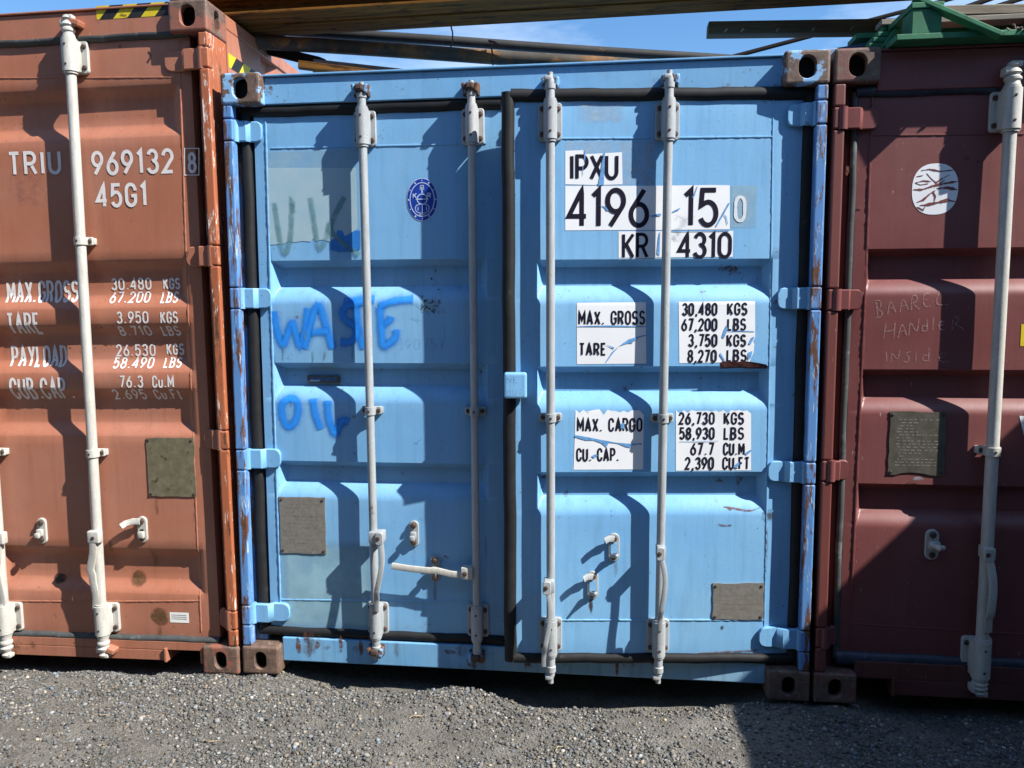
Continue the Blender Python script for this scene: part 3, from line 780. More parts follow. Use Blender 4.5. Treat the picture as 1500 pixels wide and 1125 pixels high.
def handle_catch(lf, px, py, h=0.115, w_=0.042, mats='galv', style=0, slot='hole'):
    """retainer for a door handle: upright slotted plate, two bolts, a swung hook"""
    x, z = lf.xz(px, py); mb = MB(); y = lf.surf(x, z)
    mb.plate(x-w_/2, x+w_/2, z-h/2, z+h/2, y-0.010, y-0.001, w_*.48)
    mb.bolt(x, y-0.009, z+h*.33, 0.013, 0.014); mb.bolt(x, y-0.009, z-h*.33, 0.012, 0.012)
    if style == 0:
        mb.box(x-w_*.32, x+w_*.3, y-0.030, y-0.010, z-h*.18, z+h*.10, 0.006, 2)
        mb.box(x-w_*.30, x+w_*.22, y-0.044, y-0.028, z-h*.22, z-h*.02, 0.005, 2)
    elif style == 1:
        mb.strap([(x, y-0.022, z+h*.34), (x-.03, y-0.028, z+h*.36), (x-.058, y-0.036, z+h*.30), (x-.07, y-0.05, z+h*.22)], 0.026, 0.010)
        mb.box(x-w_*.3, x+w_*.3, y-0.028, y-0.010, z-h*.30, z-h*.05, 0.004, 2)
        mb.box(x-w_*.14, x+w_*.16, y-0.0125, y-0.0095, z-h*.16, z+h*.02, 0.0, mat=2)
    elif style == 2:
        mb.strap([(x, y-0.022, z+h*.34), (x-.022, y-0.03, z+h*.37), (x-.040, y-0.042, z+h*.32)], 0.024, 0.012)
        mb.box(x-w_*.30, x+w_*.30, y-0.0125, y-0.0095, z-h*.20, z+h*.16, 0.0, mat=2)
        mb.tube([(x-w_*.25, y-0.02, z-h*.26), (x+w_*.05, y-0.05, z-h*.22), (x+w_*.2, y-0.022, z-h*.24)], 0.0085, 10)
    else:
        mb.box(x-w_*.36, x+w_*.5, y-0.034, y-0.009, z-h*.12, z+h*.14, 0.008, 2)
        mb.tube([(x-w_*.3, y-0.028, z+h*.05), (x+w_*.2, y-0.055, z), (x+w_*.62, y-0.04, z-h*.02)], [0.008, 0.013, 0.009], 10)
    return lf.put(mb, 'handle_catch', [mats, 'bolt', slot])

def keeper(root, Mw, px, py, y, mat, kind=0, up_=1):
    """cam keeper welded on the header or sill"""
    q = U(px, py, y, Mw); x, z = q.x, q.z; mb = MB()
    if kind == 0:
        for s in (-1, 1):
            mb.box(x+s*0.026-0.009, x+s*0.026+0.009, y-0.050, y+0.004, z-0.024, z+0.014, 0.006, 2, T=Matrix.Translation((x+s*.024, y, z)) @ Matrix.Rotation(s*R(9), 4, 'Y') @ Matrix.Translation((-x-s*.024, -y, -z)))
        mb.box(x-0.034, x+0.034, y-0.018, y+0.003, z-0.032, z+0.018, 0.005, mat=1); mb.box(x-0.018, x+0.018, y-0.062, y-0.016, z-0.016, z+0.012, 0.008, 2, mat=1)
    else:
        mb.box(x-0.030, x+0.020, y-0.042, y+0.004, z-0.013, z+0.013, 0.006, 2, T=Matrix.Translation((x, y, z)) @ Matrix.Rotation(R(18), 4, 'Y') @ Matrix.Translation((-x, -y, -z)))
    return mb.build('cam_keeper', [mat, 'bolt'], root)

def plate_part(lf, x0, x1, z0, z1, mat, name='data_plate', lines=0, emat='engraved', seed=1, bite=None, bolts=True):
    rg = random.Random(seed); mb = MB(); xm = (x0+x1)/2
    y = lf.surf(xm, (z0+z1)/2)
    pts = [(x0, z0), (x1, z0), (x1, z1), (x0, z1)]
    def jag(a, b, n=8, amp=0.0022):
        return [(a[0]+(b[0]-a[0])*i/n+rg.uniform(-amp, amp), a[1]+(b[1]-a[1])*i/n+rg.uniform(-amp, amp)) for i in range(n)]
    poly = jag(pts[0], pts[1])+jag(pts[1], pts[2])+jag(pts[2], pts[3])+jag(pts[3], pts[0])
    if bite:
        poly = [(x, z+(bite*max(0, math.sin(PI*(x-x0)/(x1-x0)*1.1))**2 if z < z0+0.01 and x0+.03 < x < x1-.02 else 0)) for x, z in poly]
    n = len(poly)
    vs = [(x, y-0.0045, z) for x, z in poly]+[(x, y-0.0005, z) for x, z in poly]
    mb.add(vs, [list(range(n))]+[[i, (i+1) % n, n+(i+1) % n, n+i] for i in range(n)], 0)
    if bolts:
        for xx in (x0+.010, x1-.010):
            for zz in (z0+.012, z1-.012): mb.bolt(xx, y-.004, zz, .006, .004, 1)
    # rows of tiny engraved text
    zz = z1-0.03
    for k in range(lines):
        xa = x0+0.022+rg.uniform(0, 0.02)
        while xa < x1-0.03:
            l = rg.uniform(0.006, 0.020)
            if xa+l < x1-.02: mb.add([(xa, y-.0049, zz), (xa+l, y-.0049, zz), (xa+l, y-.0049, zz-.0042), (xa, y-.0049, zz-.0042)], [[0, 1, 2, 3]], 2)
            xa += l+rg.uniform(.003, .012)
            if rg.random() < 0.08: break
        zz -= (z1-z0-0.06)/max(1, lines)
    return lf.put(mb, name, [mat, 'bolt', emat])

def seam(lf, pxs, mat, wid=0.008, name='weld_seam', lift=0.0012):
    mb = MB()
    pts = [lf.xz(*p) for p in pxs]
    rg = random.Random(3)
    q = resample(pts, 0.012)
    n = 6; vs = []
    for i, (x, z) in enumerate(q):
        r = wid/2*(0.75+0.5*rg.random())
        a = q[min(i+1, len(q)-1)]; b = q[max(i-1, 0)]
        d = Vector((a[0]-b[0], a[1]-b[1])).normalized(); nx_, nz_ = -d.y, d.x
        y = lf.surf(x, z)
        for c, dy in ((-1, 0.001), (-.5, -r*.7), (.5, -r*.7), (1, 0.001)):
            vs.append((x+nx_*r*c, y+dy, z+nz_*r*c))
    mb.add(vs, [[i*4+j, i*4+j+1, i*4+j+5, i*4+j+4] for i in range(len(q)-1) for j in range(3)], 0, True)
    return lf.put(mb, name, [mat])

# ================================================================= the three containers
I4 = Matrix.Identity(4); T_ = Matrix.Translation
def px_text(lf, mb, txt, box, wid, lift=0.0016, mat=0, **k):
    x0, x1, y0, y1 = box; ym = (y0+y1)/2; xm = (x0+x1)/2
    def on(px, py):
        y = 0.0
        for _ in range(6):
            q = lf.xz(px, py, y); y = .5*y+.5*lf.surf(*q)
        return q
    a = on(x0, ym); b = on(x1, ym); t = on(xm, y0); u = on(xm, y1)
    letters(mb, txt, a[0], b[0], u[1], t[1], wid, lf.surf, lift, mat, **k)
def px_rect(lf, x0, x1, y0, y1):
    ym = (y0+y1)/2; xm = (x0+x1)/2
    return lf.xz(x0, ym)[0], lf.xz(x1, ym)[0], lf.xz(xm, y1)[1], lf.xz(xm, y0)[1]
def troughs_from(lf, px, rows, st, sb):
    return [(lf.xz(px, a)[1], lf.xz(px, b)[1], st, sb) for a, b in rows]
def px_poly(lf, pts): return [lf.xz(*p) for p in pts]
def strokes(lf, mb, lines, wid, mat=0, lift=0.0014, soft=True, wob=0.05, taper=False, step=0.012, halo=None):
    if halo: strokes(lf, mb, lines, wid*1.75, halo, lift-.0006, soft, wob, taper, step)
    for i, l in enumerate(lines):
        # round the corners of hand drawn strokes
        p = l
        if len(l) > 2:
            for _ in range(2):
                q = [p[0]]
                for a, b in zip(p, p[1:]): q += [(a[0]*.75+b[0]*.25, a[1]*.75+b[1]*.25), (a[0]*.25+b[0]*.75, a[1]*.25+b[1]*.75)]
                p = q+[p[-1]]
        ribbon(mb, px_poly(lf, p), wid, lf.surf, lift+0.0003*(i % 4), mat, step, soft, wob, taper)
def torn_rect(lf, x0, x1, y0, y1, seed=1, amp=0.0, sides='', n=14):
    """sticker outline in photo points; the sides named t b l r are torn"""
    rg = random.Random(seed); P = []
    cs4 = [(x0, y0), (x1, y0), (x1, y1), (x0, y1)]
    for k, sd_ in enumerate('trbl'):
        a, b = cs4[k], cs4[(k+1) % 4]
        if sd_ in sides:
            for i in range(n):
                f = (i+rg.uniform(-.25, .25) if i else 0)/n; d = rg.uniform(0, amp)*(rg.random() < 0.75)
                x, y = a[0]+(b[0]-a[0])*f, a[1]+(b[1]-a[1])*f
                if i: x, y = (x, y+d) if sd_ == 't' else (x-d, y) if sd_ == 'r' else (x, y-d) if sd_ == 'b' else (x+d, y)
                P.append((x, y))
        else: P.append(a)
    return px_poly(lf, P)

# ----------------------------------------------------------------- blue container
blue = empty('shipping_container', I4)
tag(blue, 'bright blue shipping container in the middle with WASTE OIL sprayed on its left door', 'shipping container', 'shipping containers standing side by side')
FY = 0.070
lm = T_((0, FY, 0))
q0 = U(384, 540, FY); q1 = U(738, 540, FY); zt = U(560, 160, FY).z; zb = U(560, 930, FY).z
dl = Leaf(blue, q0.x, q1.x, zb, zt, 0, 1, [], 0.045, lm)
dl.tx0 = U(400, 500, FY).x; dl.tx1 = U(714, 500, FY).x
dl.troughs = troughs_from(dl, 655, [(379, 445), (532, 593), (679, 737)], 0.028, 0.078)
dl.build('blue'); dl.o['label'] = 'left blue door with WASTE OIL sprayed on it'
XH = 2.415; TH = R(5.8)
rm = T_((XH, FY-0.006, 0)) @ Matrix.Rotation(TH, 4, 'Z') @ T_((-XH, 0, 0))
dr = Leaf(blue, 0, 0, 0, 0, 0, 0, [], 0.045, rm)
dr.x0 = dr.p(752, 540).x; dr.x1 = dr.p(1166, 540).x
dr.z1 = dr.p(960, 141).z; dr.z0 = dr.p(960, 962).z
dr.tx0 = dr.p(785, 500).x; dr.tx1 = dr.p(1129, 500).x
dr.troughs = troughs_from(dr, 1050, [(379, 446), (536, 602), (691, 756)], 0.028, 0.078)
dr.build('blue'); dr.o['label'] = 'right blue door with white number stickers, standing slightly ajar'
hz_l = [U(360, y, FY-0.03).z for y in (192, 437, 672, 897)]
hz_r = [U(1175, y, FY-0.03).z for y in (168, 437, 691, 935)]
def segs(hz, h, zlo, zhi):
    out = [zlo]
    for z in sorted(hz): out += [z-h/2, z+h/2]
    return out+[zhi]
container_shell(blue, 2.591, 'blue', 'blue_sill', 'post_blue', 'cast_blue', 'rubber', FY,
                header_z0=U(560, 147.5, 0.05).z, header_y=0.050, sill=(0.045, U(560, 940, 0.05).z),
                post_segments=(segs(hz_l, 0.09, 0.128, 2.463), segs(hz_r, 0.09, 0.128, 2.463)))
# rubber
zt_, zb_ = U(560, 157, FY).z, U(560, 930, FY).z
xl = U(372, 540, FY).x; xr = U(736, 540, FY).x
gasket(dl, [((xl-.012, zt_), (xr, zt_), .026), ((xl-.012, zb_), (xr, zb_), .021), ((xl, zb_+.004), (xl, zt_-.004), .026)], 'rubber')
zt2, zb2 = dr.p(960, 138).z, dr.p(960, 964).z
xg = dr.p(746, 540).x; xe = dr.p(1176, 540).x
gasket(dr, [((xg+.01, zt2), (xe, zt2), .026), ((xg+.01, zb2), (xe, zb2), .022), ((xg, zb2-.012), (xg, zt2+.012), .026), ((xe, zb2), (xe, zt2), .030)], 'rubber')
for i, z in enumerate(hz_l): hinge(dl, 0.040, U(387+i*6, 400, FY-.03).x, z, 0.085, 'blue')
for i, z in enumerate(hz_r): hinge(dr, 2.398, dr.p(1146-i*7, 500, -.02).x, z, 0.085, 'blue')
# rods
RA = lock_rod(dl, (529, 121), (552, 966), (533, 187), (552, 907), [(546, 602)], 'galv')
RB = lock_rod(dl, (690, 118), (699, 970), (691, 184), (698, 911), [(694, 603)], 'galv_cool', r=0.0165)
RC = lock_rod(dr, (806, 106), (807, 1000), (805, 177), (805, 932), [(806, 612)], 'galv', axis=-.039)
RD = lock_rod(dr, (981, 103), (964, 1000), (976, 176), (965, 934), [(968, 613)], 'galv', axis=-.039)
for lf_, pts in ((None, ((531, 132), (691, 130))), (None, ((807, 122), (981, 118)))):
    for p in pts: keeper(blue, I4, p[0], p[1], 0.050, 'keeper')
for p in ((553, 948), (699, 957)): keeper(blue, I4, p[0], p[1], 0.050, 'keeper')
# handles
def handle_down(lf, p_top, p_bot, rod_at, mats='galv', off=0.006, y0=-0.085, w_=0.022, curve=0.014):
    a = lf.p(*p_top, y0); b = lf.p(*p_bot, y0); mb = MB(); n = 16
    pts = []
    for i in range(n+1):
        f = i/n
        pts.append((a.x+(b.x-a.x)*f+curve*(math.sin(PI*f*1.25)*.8+.45*math.sin(2*PI*f)), y0+0.016*math.sin(PI*f)*-1+(0.012 if f > .8 else 0), a.z+(b.z-a.z)*f))
    mb.strap(pts, w_, 0.011)
    c = rod_at(a.z)
    mb.box(min(c.x, a.x)-0.010, max(c.x, a.x)+0.014, y0-0.004, -0.030, a.z-0.026, a.z+0.024, 0.005, 2); mb.plate(a.x-.017, a.x+.017, a.z-.030, a.z+.026, y0-.012, y0-.004, .012)
    mb.bolt(a.x-0.004, y0-0.011, a.z, 0.009, 0.006)
    return lf.put(mb, 'door_handle', [mats, 'bolt'])
handle_down(dl, (556, 788), (553, 897), RA)
handle_down(dr, (801, 860), (799, 978), RC, w_=0.019, curve=0.013)
handle_down(dr, (967, 810), (970, 926), RD, w_=0.019, curve=0.013)
mb = MB()   # the lever of the second bar, lying across in its catch
yl = -0.060
pts = [dl.p(x, y, yl) for x, y in ((574, 829), (600, 833), (628, 836), (640, 836), (660, 841), (672, 842), (686, 840))]
mb.strap(pts, 0.026, 0.012, axis=Vector((0, 1, 0)))
c = dl.p(684, 839, yl); mb.box(c.x-.024, c.x+.026, -.075, -.03, c.z-.026, c.z+.026, .005); mb.bolt(c.x-.006, -.074, c.z, .010, .006)
dl.put(mb, 'door_handle', ['galv_white', 'bolt'])
handle_catch(dl, 607, 781, 0.115, 0.042, style=0)
handle_catch(dl, 638, 832, 0.115, 0.044, style=0)
handle_catch(dr, 899, 801, 0.118, 0.046, style=2, slot='blue')
handle_catch(dr, 868, 856, 0.118, 0.046, style=2, slot='blue')
# welds of the door sheets
seam(dl, [(397, 217), (540, 214), (712, 210)], 'blue')
seam(dl, [(410, 878), (560, 880), (712, 881)], 'blue')
seam(dl, [(389, 178), (397, 450), (412, 915)], 'blue', 0.009)
seam(dr, [(786, 203), (960, 202), (1132, 200)], 'blue')
seam(dr, [(790, 908), (960, 908), (1118, 908)], 'blue')
seam(dr, [(1133, 145), (1128, 500), (1119, 950)], 'blue', 0.007)
# plates
x0, x1, z0, z1 = px_rect(dl, 411, 477, 728, 810); plate_part(dl, x0, x1, z0, z1, 'plate', lines=11, emat='engraved_dim', seed=4)
x0, x1, z0, z1 = px_rect(dr, 1044, 1118, 854, 907); plate_part(dr, x0, x1, z0, z1, 'plate', lines=5, emat='plate', seed=5)
mb = MB(); c = dl.p(475, 555, .04); mb.box(c.x-.075, c.x+.072, .030, .046, c.z-.018, c.z+.016, .004)
mb.box(c.x-.062, c.x+.060, .0285, .0302, c.z-.011, c.z+.009, .001, mat=1)
dl.put(mb, 'name_plate', ['plate_dark', 'blue_dark'])
# anti-theft cover over the joint of the leaves
mb = MB(); a = dr.p(738, 546, -.05); b = dr.p(772, 584, -.05)
mb.box(a.x, b.x, -.052, -.008, b.z, a.z, .010, 3); dr_cov = dr.put(mb, 'lock_cover', ['blue'])
mb = MB(); flat = lambda x, z: -.052
def sc_(l, w_=.0035):
    for s in l: ribbon(mb, [(lambda q: (q.x, q.z))(dr.p(x, y, -.052)) for x, y in s], w_, flat, .0006, 0, .006, True, .1)
sc_([[(743, 562), (743, 553), (748, 561), (749, 552)], [(757, 552), (752, 553), (753, 561), (758, 560)], [(752, 557), (757, 556)],
     [(744, 580), (743, 571), (747, 572), (748, 579), (744, 580)], [(751, 571), (752, 579), (756, 578), (757, 570)], [(759, 571), (765, 570)], [(762, 571), (762, 579)]])
mb.each('scribble', ['pencil'], dr.o)

# --- left leaf: old sticker ghost, sprays, emblem
mb = MB()
x0, x1, z0, z1 = px_rect(dl, 389, 526, 219, 352); patch(mb, x0, x1, z0, z1, dl.surf, .0008, 0, .006)
dl.put(mb, 'old_sticker_glue', ['glue'])
mb = MB()
poly = [(391, 246), (522, 246), (524, 333), (521, 338), (513, 346), (507, 347), (503, 352), (494, 351), (484, 354), (472, 351), (463, 353), (460, 348), (455, 354), (443, 353), (431, 355), (424, 353), (416, 357), (393, 359)]
sheet(mb, px_poly(dl, poly), dl.surf, .0016)
dl.put(mb, 'old_sticker', ['sticker_peel'] if 'sticker_peel' in M else ['glue'])
mb = MB()
poly = [(484, 353), (492, 348), (494, 337), (502, 338), (505, 346), (521, 337), (528, 338), (528, 365), (515, 368), (498, 369), (484, 366)]
sheet(mb, px_poly(dl, poly), dl.surf, .0022); dl.put(mb, 'bare_paint_patch', ['deep_blue'])
mb = MB()
strokes(dl, mb, [[(402, 296), (409, 345), (417, 378), (427, 352), (428, 288), (430, 312)], [(455, 288), (461, 330), (468, 370), (478, 352), (484, 325)],
                 [(505, 288), (489, 318), (483, 340)], [(484, 338), (503, 358), (527, 374)]], .031, lift=.0026)
dl.put(mb, 'old_graffiti', ['spray_old'])
mb = MB()
strokes(dl, mb, [[(401, 455), (405, 480), (414, 510), (421, 492), (429, 467), (434, 492), (441, 511), (448, 480), (452, 450)],
                 [(446, 512), (456, 470), (467, 440), (477, 474), (488, 512)], [(455, 487), (484, 484)],
                 [(538, 441), (512, 446), (500, 456), (506, 470), (521, 478), (523, 491), (514, 502), (498, 501)],
                 [(503, 443), (530, 438), (549, 438)], [(521, 442), (524, 478), (534, 512)],
                 [(606, 438), (578, 440), (555, 449)], [(557, 448), (559, 480), (561, 509), (572, 502), (581, 494), (581, 482)], [(559, 476), (571, 470), (573, 463)]], .042, lift=.0016, halo=1)
dl.put(mb, 'graffiti', ['spray', 'overspray']); mb = MB()
strokes(dl, mb, [[(425, 583), (413, 590), (413, 608), (419, 623), (427, 626), (436, 612), (438, 590), (428, 583), (423, 584)],
                 [(458, 583), (462, 608), (471, 629)], [(480, 586), (481, 612), (491, 638), (497, 624), (502, 614), (512, 618)]], .042, lift=.0016, halo=1)
dl.put(mb, 'graffiti', ['spray', 'overspray'])
mb = MB()
strokes(dl, mb, [[(416, 505), (415, 528)], [(459, 512), (460, 530)], [(478, 512), (476, 528)], [(517, 503), (516, 526)], [(446, 480), (447, 500)]], .010, lift=.0022)
dl.put(mb, 'paint_runs', ['spray_old'])
mb = MB(); x0, x1, z0, z1 = px_rect(dl, 617, 641, 438, 457)
sheet(mb, [(x0, z0), (x1, z0+.004), (x1-.002, z1), (x0+.003, z1)], dl.surf, .0012)
rg = random.Random(5)
for k in range(22):
    ax, az = rg.uniform(x0, x1-.01), rg.uniform(z0+.004, z1-.01)
    ribbon(mb, [(ax, az), (ax+rg.uniform(.002, .016), az+rg.uniform(-.012, .014))], .0028, dl.surf, .0018+.0002*(k % 3), 1)
dl.put(mb, 'scratched_tag', ['glue', 'ink'])
mb = MB()
px_text(dl, mb, '390751', (583, 648, 496, 512), .0035, mat=0, soft=True)
strokes(dl, mb, [[(650, 478), (652, 492), (647, 511)], [(595, 440), (612, 447), (630, 462)], [(600, 465), (618, 470)], [(618, 642), (610, 648), (605, 650)]], .005)
dl.put(mb, 'scratch_marks', ['pencil'])
# class society emblem
mb = MB(); c = dl.p(618.5, 292.5); ex, ez = .066, .089
def ell(k, n=48): return [(c.x+ex*k*math.cos(2*PI*i/n), c.z+ez*k*math.sin(2*PI*i/n)) for i in range(n+1)]
sheet(mb, ell(1.0)[:-1], dl.surf, .0012, 1); sheet(mb, ell(.965)[:-1], dl.surf, .0017, 0)
ribbon(mb, ell(.78), .0035, dl.surf, .0022, 1)
for a in range(0, 360, 30):
    u = R(a); ribbon(mb, [(c.x+ex*.84*math.cos(u), c.z+ez*.84*math.sin(u)), (c.x+ex*.92*math.cos(u), c.z+ez*.92*math.sin(u))], .0035+.003*(a % 60 == 0), dl.surf, .0022, 1)
ribbon(mb, [(c.x+.021*math.cos(2*PI*i/28), c.z+.021*math.sin(2*PI*i/28)+.002) for i in range(29)], .0042, dl.surf, .0022, 1)
ribbon(mb, [(c.x-.027, c.z+.002), (c.x+.027, c.z+.002)], .004, dl.surf, .0026, 1)
letters(mb, 'K', c.x-.040, c.x-.022, c.z+.006, c.z+.028, .0042, dl.surf, .0022, 1)
letters(mb, 'R', c.x+.020, c.x+.038, c.z+.006, c.z+.028, .0042, dl.surf, .0022, 1)
ribbon(mb, [(c.x, c.z+.027), (c.x, c.z+.052)], .006, dl.surf, .0022, 1)
ribbon(mb, [(c.x-.008, c.z+.040), (c.x-.006, c.z+.058), (c.x+.006, c.z+.058), (c.x+.008, c.z+.040)], .003, dl.surf, .0026, 1)
ribbon(mb, [(c.x, c.z-.019), (c.x, c.z-.056)], .0035, dl.surf, .0022, 1)
for s in (-1, 1):
    ribbon(mb, [(c.x+s*.010, c.z-.020), (c.x+s*.024, c.z-.022), (c.x+s*.030, c.z-.034), (c.x+s*.026, c.z-.048), (c.x+s*.012, c.z-.055), (c.x, c.z-.056)], .003, dl.surf, .0024+.0002*s, 1)
    ribbon(mb, [(c.x+s*.018, c.z-.030), (c.x+s*.018, c.z-.044)], .003, dl.surf, .003, 1)
ribbon(mb, [(c.x-.014, c.z-.063), (c.x+.014, c.z-.063)], .003, dl.surf, .0022, 1)
dl.put(mb, 'emblem_sticker', ['emblem', 'emblem_line'])
# faded lower-left sheet
mb = MB(); x0, x1, z0, z1 = px_rect(dl, 409, 550, 790, 926)
patch(mb, x0, x1, z0, z1, dl.surf, .0007, 0, .05)
dl.put(mb, 'faded_paint', ['faded'])

# --- right leaf: white stickers
def sticker(lf, outline, texts, wid, name='sticker', mat='sticker', tears=(), ink='ink'):
    mb = MB(); sheet(mb, outline, lf.surf, .0010, 0)
    for txt, box, wd in texts: px_text(lf, mb, txt, box, wd or wid, lift=.0018, mat=1, gap=.36 if wd < .01 else .25)
    for k, t in enumerate(tears): sheet(mb, px_poly(lf, t), lf.surf, .0026+.0002*(k % 3), 2)
    return lf.put(mb, name, [mat, ink, 'deepcrack'])
M['deepcrack'] = plain('blue paint showing through', (0.12, 0.30, 0.58), 0.5, var=0.3, s=50)
mb = MB()
x0, x1, z0, z1 = px_rect(dr, 827, 960, 206, 272); patch(mb, x0, x1, z0, z1, dr.surf, .0005, 0, .006)
x0, x1, z0, z1 = px_rect(dr, 845, 915, 148, 182); patch(mb, x0, x1, z0, z1, dr.surf, .0005, 0, .02)
dr.put(mb, 'old_sticker_glue', ['glue_light'])
sticker(dr, px_poly(dr, [(828, 221), (856, 220), (857, 226), (911, 223), (912, 270), (883, 271), (880, 268), (872, 271), (828, 270)]),
        [('IPXU', (834, 906, 226, 264), .0138)], .0138,
        tears=[[(856, 219), (857, 219), (857.5, 230), (856.5, 238), (855.7, 230)], [(853.3, 242), (854.3, 242), (854, 257), (853.3, 257)],
               [(884, 224), (886.5, 222), (885.5, 240), (884.5, 271), (876, 272), (880, 250)]])
sticker(dr, px_poly(dr, [(828, 272.5), (968, 272), (1046, 271), (1069, 271.5), (1069, 336), (968, 337), (900, 337), (828, 337.5)]),
        [('4196', (830, 951, 275, 334), .0183), ('15', (1000, 1053, 275, 333), 0.0183)], .0183,
        tears=[[(878, 300), (890, 304), (905, 308), (908, 312), (895, 309), (888, 309), (886, 305)], [(952, 316), (965, 313), (968, 313), (968, 316), (955, 318)],
               [(984, 310), (997, 304), (994, 308), (986, 311)], [(1067, 297), (1069, 298), (1060, 314), (1049, 333), (1048, 331), (1058, 313)],
               [(1021, 273), (1022, 273), (1017, 288), (1013, 290), (1017, 284)], [(1059, 313), (1064, 317), (1066, 328), (1065, 329), (1063, 319)]])
mb = MB(); x0, x1, z0, z1 = px_rect(dr, 1069, 1110, 270, 335); patch(mb, x0, x1, z0, z1, dr.surf, .0006, 0, .008)
dr.put(mb, 'old_sticker_glue', ['glue'])
mb = MB(); x0, x1, z0, z1 = px_rect(dr, 1072, 1101, 281, 330); patch(mb, x0, x1, z0, z1, dr.surf, .0009, 1, .02)
px_text(dr, mb, '0', (1075, 1093, 286, 326), .0130, lift=.0020, wob=.10)
dr.put(mb, 'check_digit', ['digit_worn', 'glue_light'])
sticker(dr, px_poly(dr, [(906, 339), (975, 338.5), (1074, 338), (1073, 381), (906, 380.5)]),
        [('KR', (911, 950, 341, 379), .0125), ('4310', (992, 1072, 340, 379), .0138)], .0138,
        tears=[[(962, 372), (964, 350), (966, 340), (967, 340), (966, 375)], [(980, 338), (1000, 338.4), (1068, 337.4), (1068, 338.8), (980, 339.5)]])
sticker(dr, px_poly(dr, [(845, 443.5), (946, 442.5), (946.5, 532.5), (845, 533.5)]),
        [('MAX. GROSS', (847, 945, 455, 476), .0076), ('TARE', (848, 888, 502, 521), .0076)], .0076,
        tears=[[(907, 507), (913, 502), (921, 497), (934, 493), (947, 490), (947, 491.5), (935, 494.5), (932, 498), (927, 500), (926, 503), (919, 503)],
               [(908, 506), (898, 517), (888, 531), (887.5, 530), (897, 515)], [(886, 504), (900, 509), (899, 511)], [(846, 477.5), (900, 476.5), (946, 478), (946, 479), (846, 478.5)]])
sticker(dr, px_poly(dr, [(994, 442), (1106, 441), (1106, 494), (1103, 500), (1105, 504), (1104, 516), (1098, 530), (1060, 529), (1054, 531), (995, 532)]),
        [('30,480', (999, 1051, 443.5, 462.5), .0076), ('KGS', (1065, 1095, 443, 462), .0076), ('67,200', (998, 1051, 466, 485), .0076), ('LBS', (1065, 1093, 466, 484.5), .0076),
         ('3,750', (1008, 1051, 489, 508), .0076), ('KGS', (1064, 1093, 489.5, 508), .0076), ('8,270', (1007, 1050, 512, 531), .0076), ('LBS', (1064, 1094, 511.5, 530), .0076)], .0076,
        tears=[[(1064, 476), (1066, 482), (1060, 496), (1057, 494), (1060, 484)], [(1101, 494), (1105, 493), (1099, 505), (1096, 504)], [(1055, 516), (1062, 528), (1060, 529), (1054, 520)],
               [(1062, 486), (1080, 484), (1105, 485), (1105, 486), (1080, 485.4)], [(1096, 516), (1102, 514), (1100, 524), (1095, 528)]])
def jag_top(x0, x1, y0, d, n, seed):
    rg = random.Random(seed); o = []
    for i in range(n+1): o.append((x0+(x1-x0)*i/n, y0+(rg.uniform(0, d) if i % 2 else rg.uniform(0, d*.25))))
    return o
sticker(dr, px_poly(dr, jag_top(843, 943, 599.5, 10, 17, 3)+[(943, 645), (935, 650), (925, 648)]+[(918, 648), (900, 646), (893, 648), (888, 655), (884, 650), (875, 646), (868, 644), (858, 642), (850, 640), (842, 638), (841, 662), (840, 688), (942, 687.5), (942.3, 653), (944, 641), (944, 610)][0:12]+[(942, 687.5), (943, 650)]) if False else
        px_poly(dr, jag_top(843, 943, 599.5, 10, 17, 3)+[(942.5, 640), (942, 687.5), (840, 688), (842, 638)]),
        [('MAX. CARGO', (845, 941, 612, 632.5), .0076), ('CU. CAP.', (844, 907, 656, 676), .0076)], .0076,
        tears=[[(842, 637), (860, 640), (880, 644), (902, 648), (925, 650), (940, 649), (940, 651), (922, 652), (925, 656), (918, 655), (905, 649.5), (892, 648), (888, 655), (881, 649), (870, 645), (858, 645), (848, 642), (842, 640)],
               [(909, 621), (914, 619), (915, 628), (909, 627)], [(866, 668), (872, 665), (876, 667), (870, 671)]])
sticker(dr, px_poly(dr, jag_top(990, 1100, 600.5, 6, 19, 8)+[(1100, 689), (990, 689.5)]),
        [('26,730', (994, 1047, 603.5, 622), .0076), ('KGS', (1060, 1090, 603.5, 622), .0076), ('58,930', (995, 1047, 625.5, 644), .0076), ('LBS', (1060, 1090, 625.5, 644), .0076),
         ('67.7', (1011, 1046, 648, 667), .0076), ('CU.M', (1059, 1091, 648, 667), .0076), ('2,390', (1003, 1046, 669, 688), .0076), ('CU.FT', (1058, 1098, 669, 688), .0076)], .0076,
        tears=[[(1090, 664), (1100, 658), (1100, 661), (1093, 667)], [(1074, 683), (1082, 676), (1083, 680), (1077, 687)], [(995, 646), (1020, 646.4), (1052, 645.4), (1052, 645.9), (1020, 647.2), (995, 646.6)]])
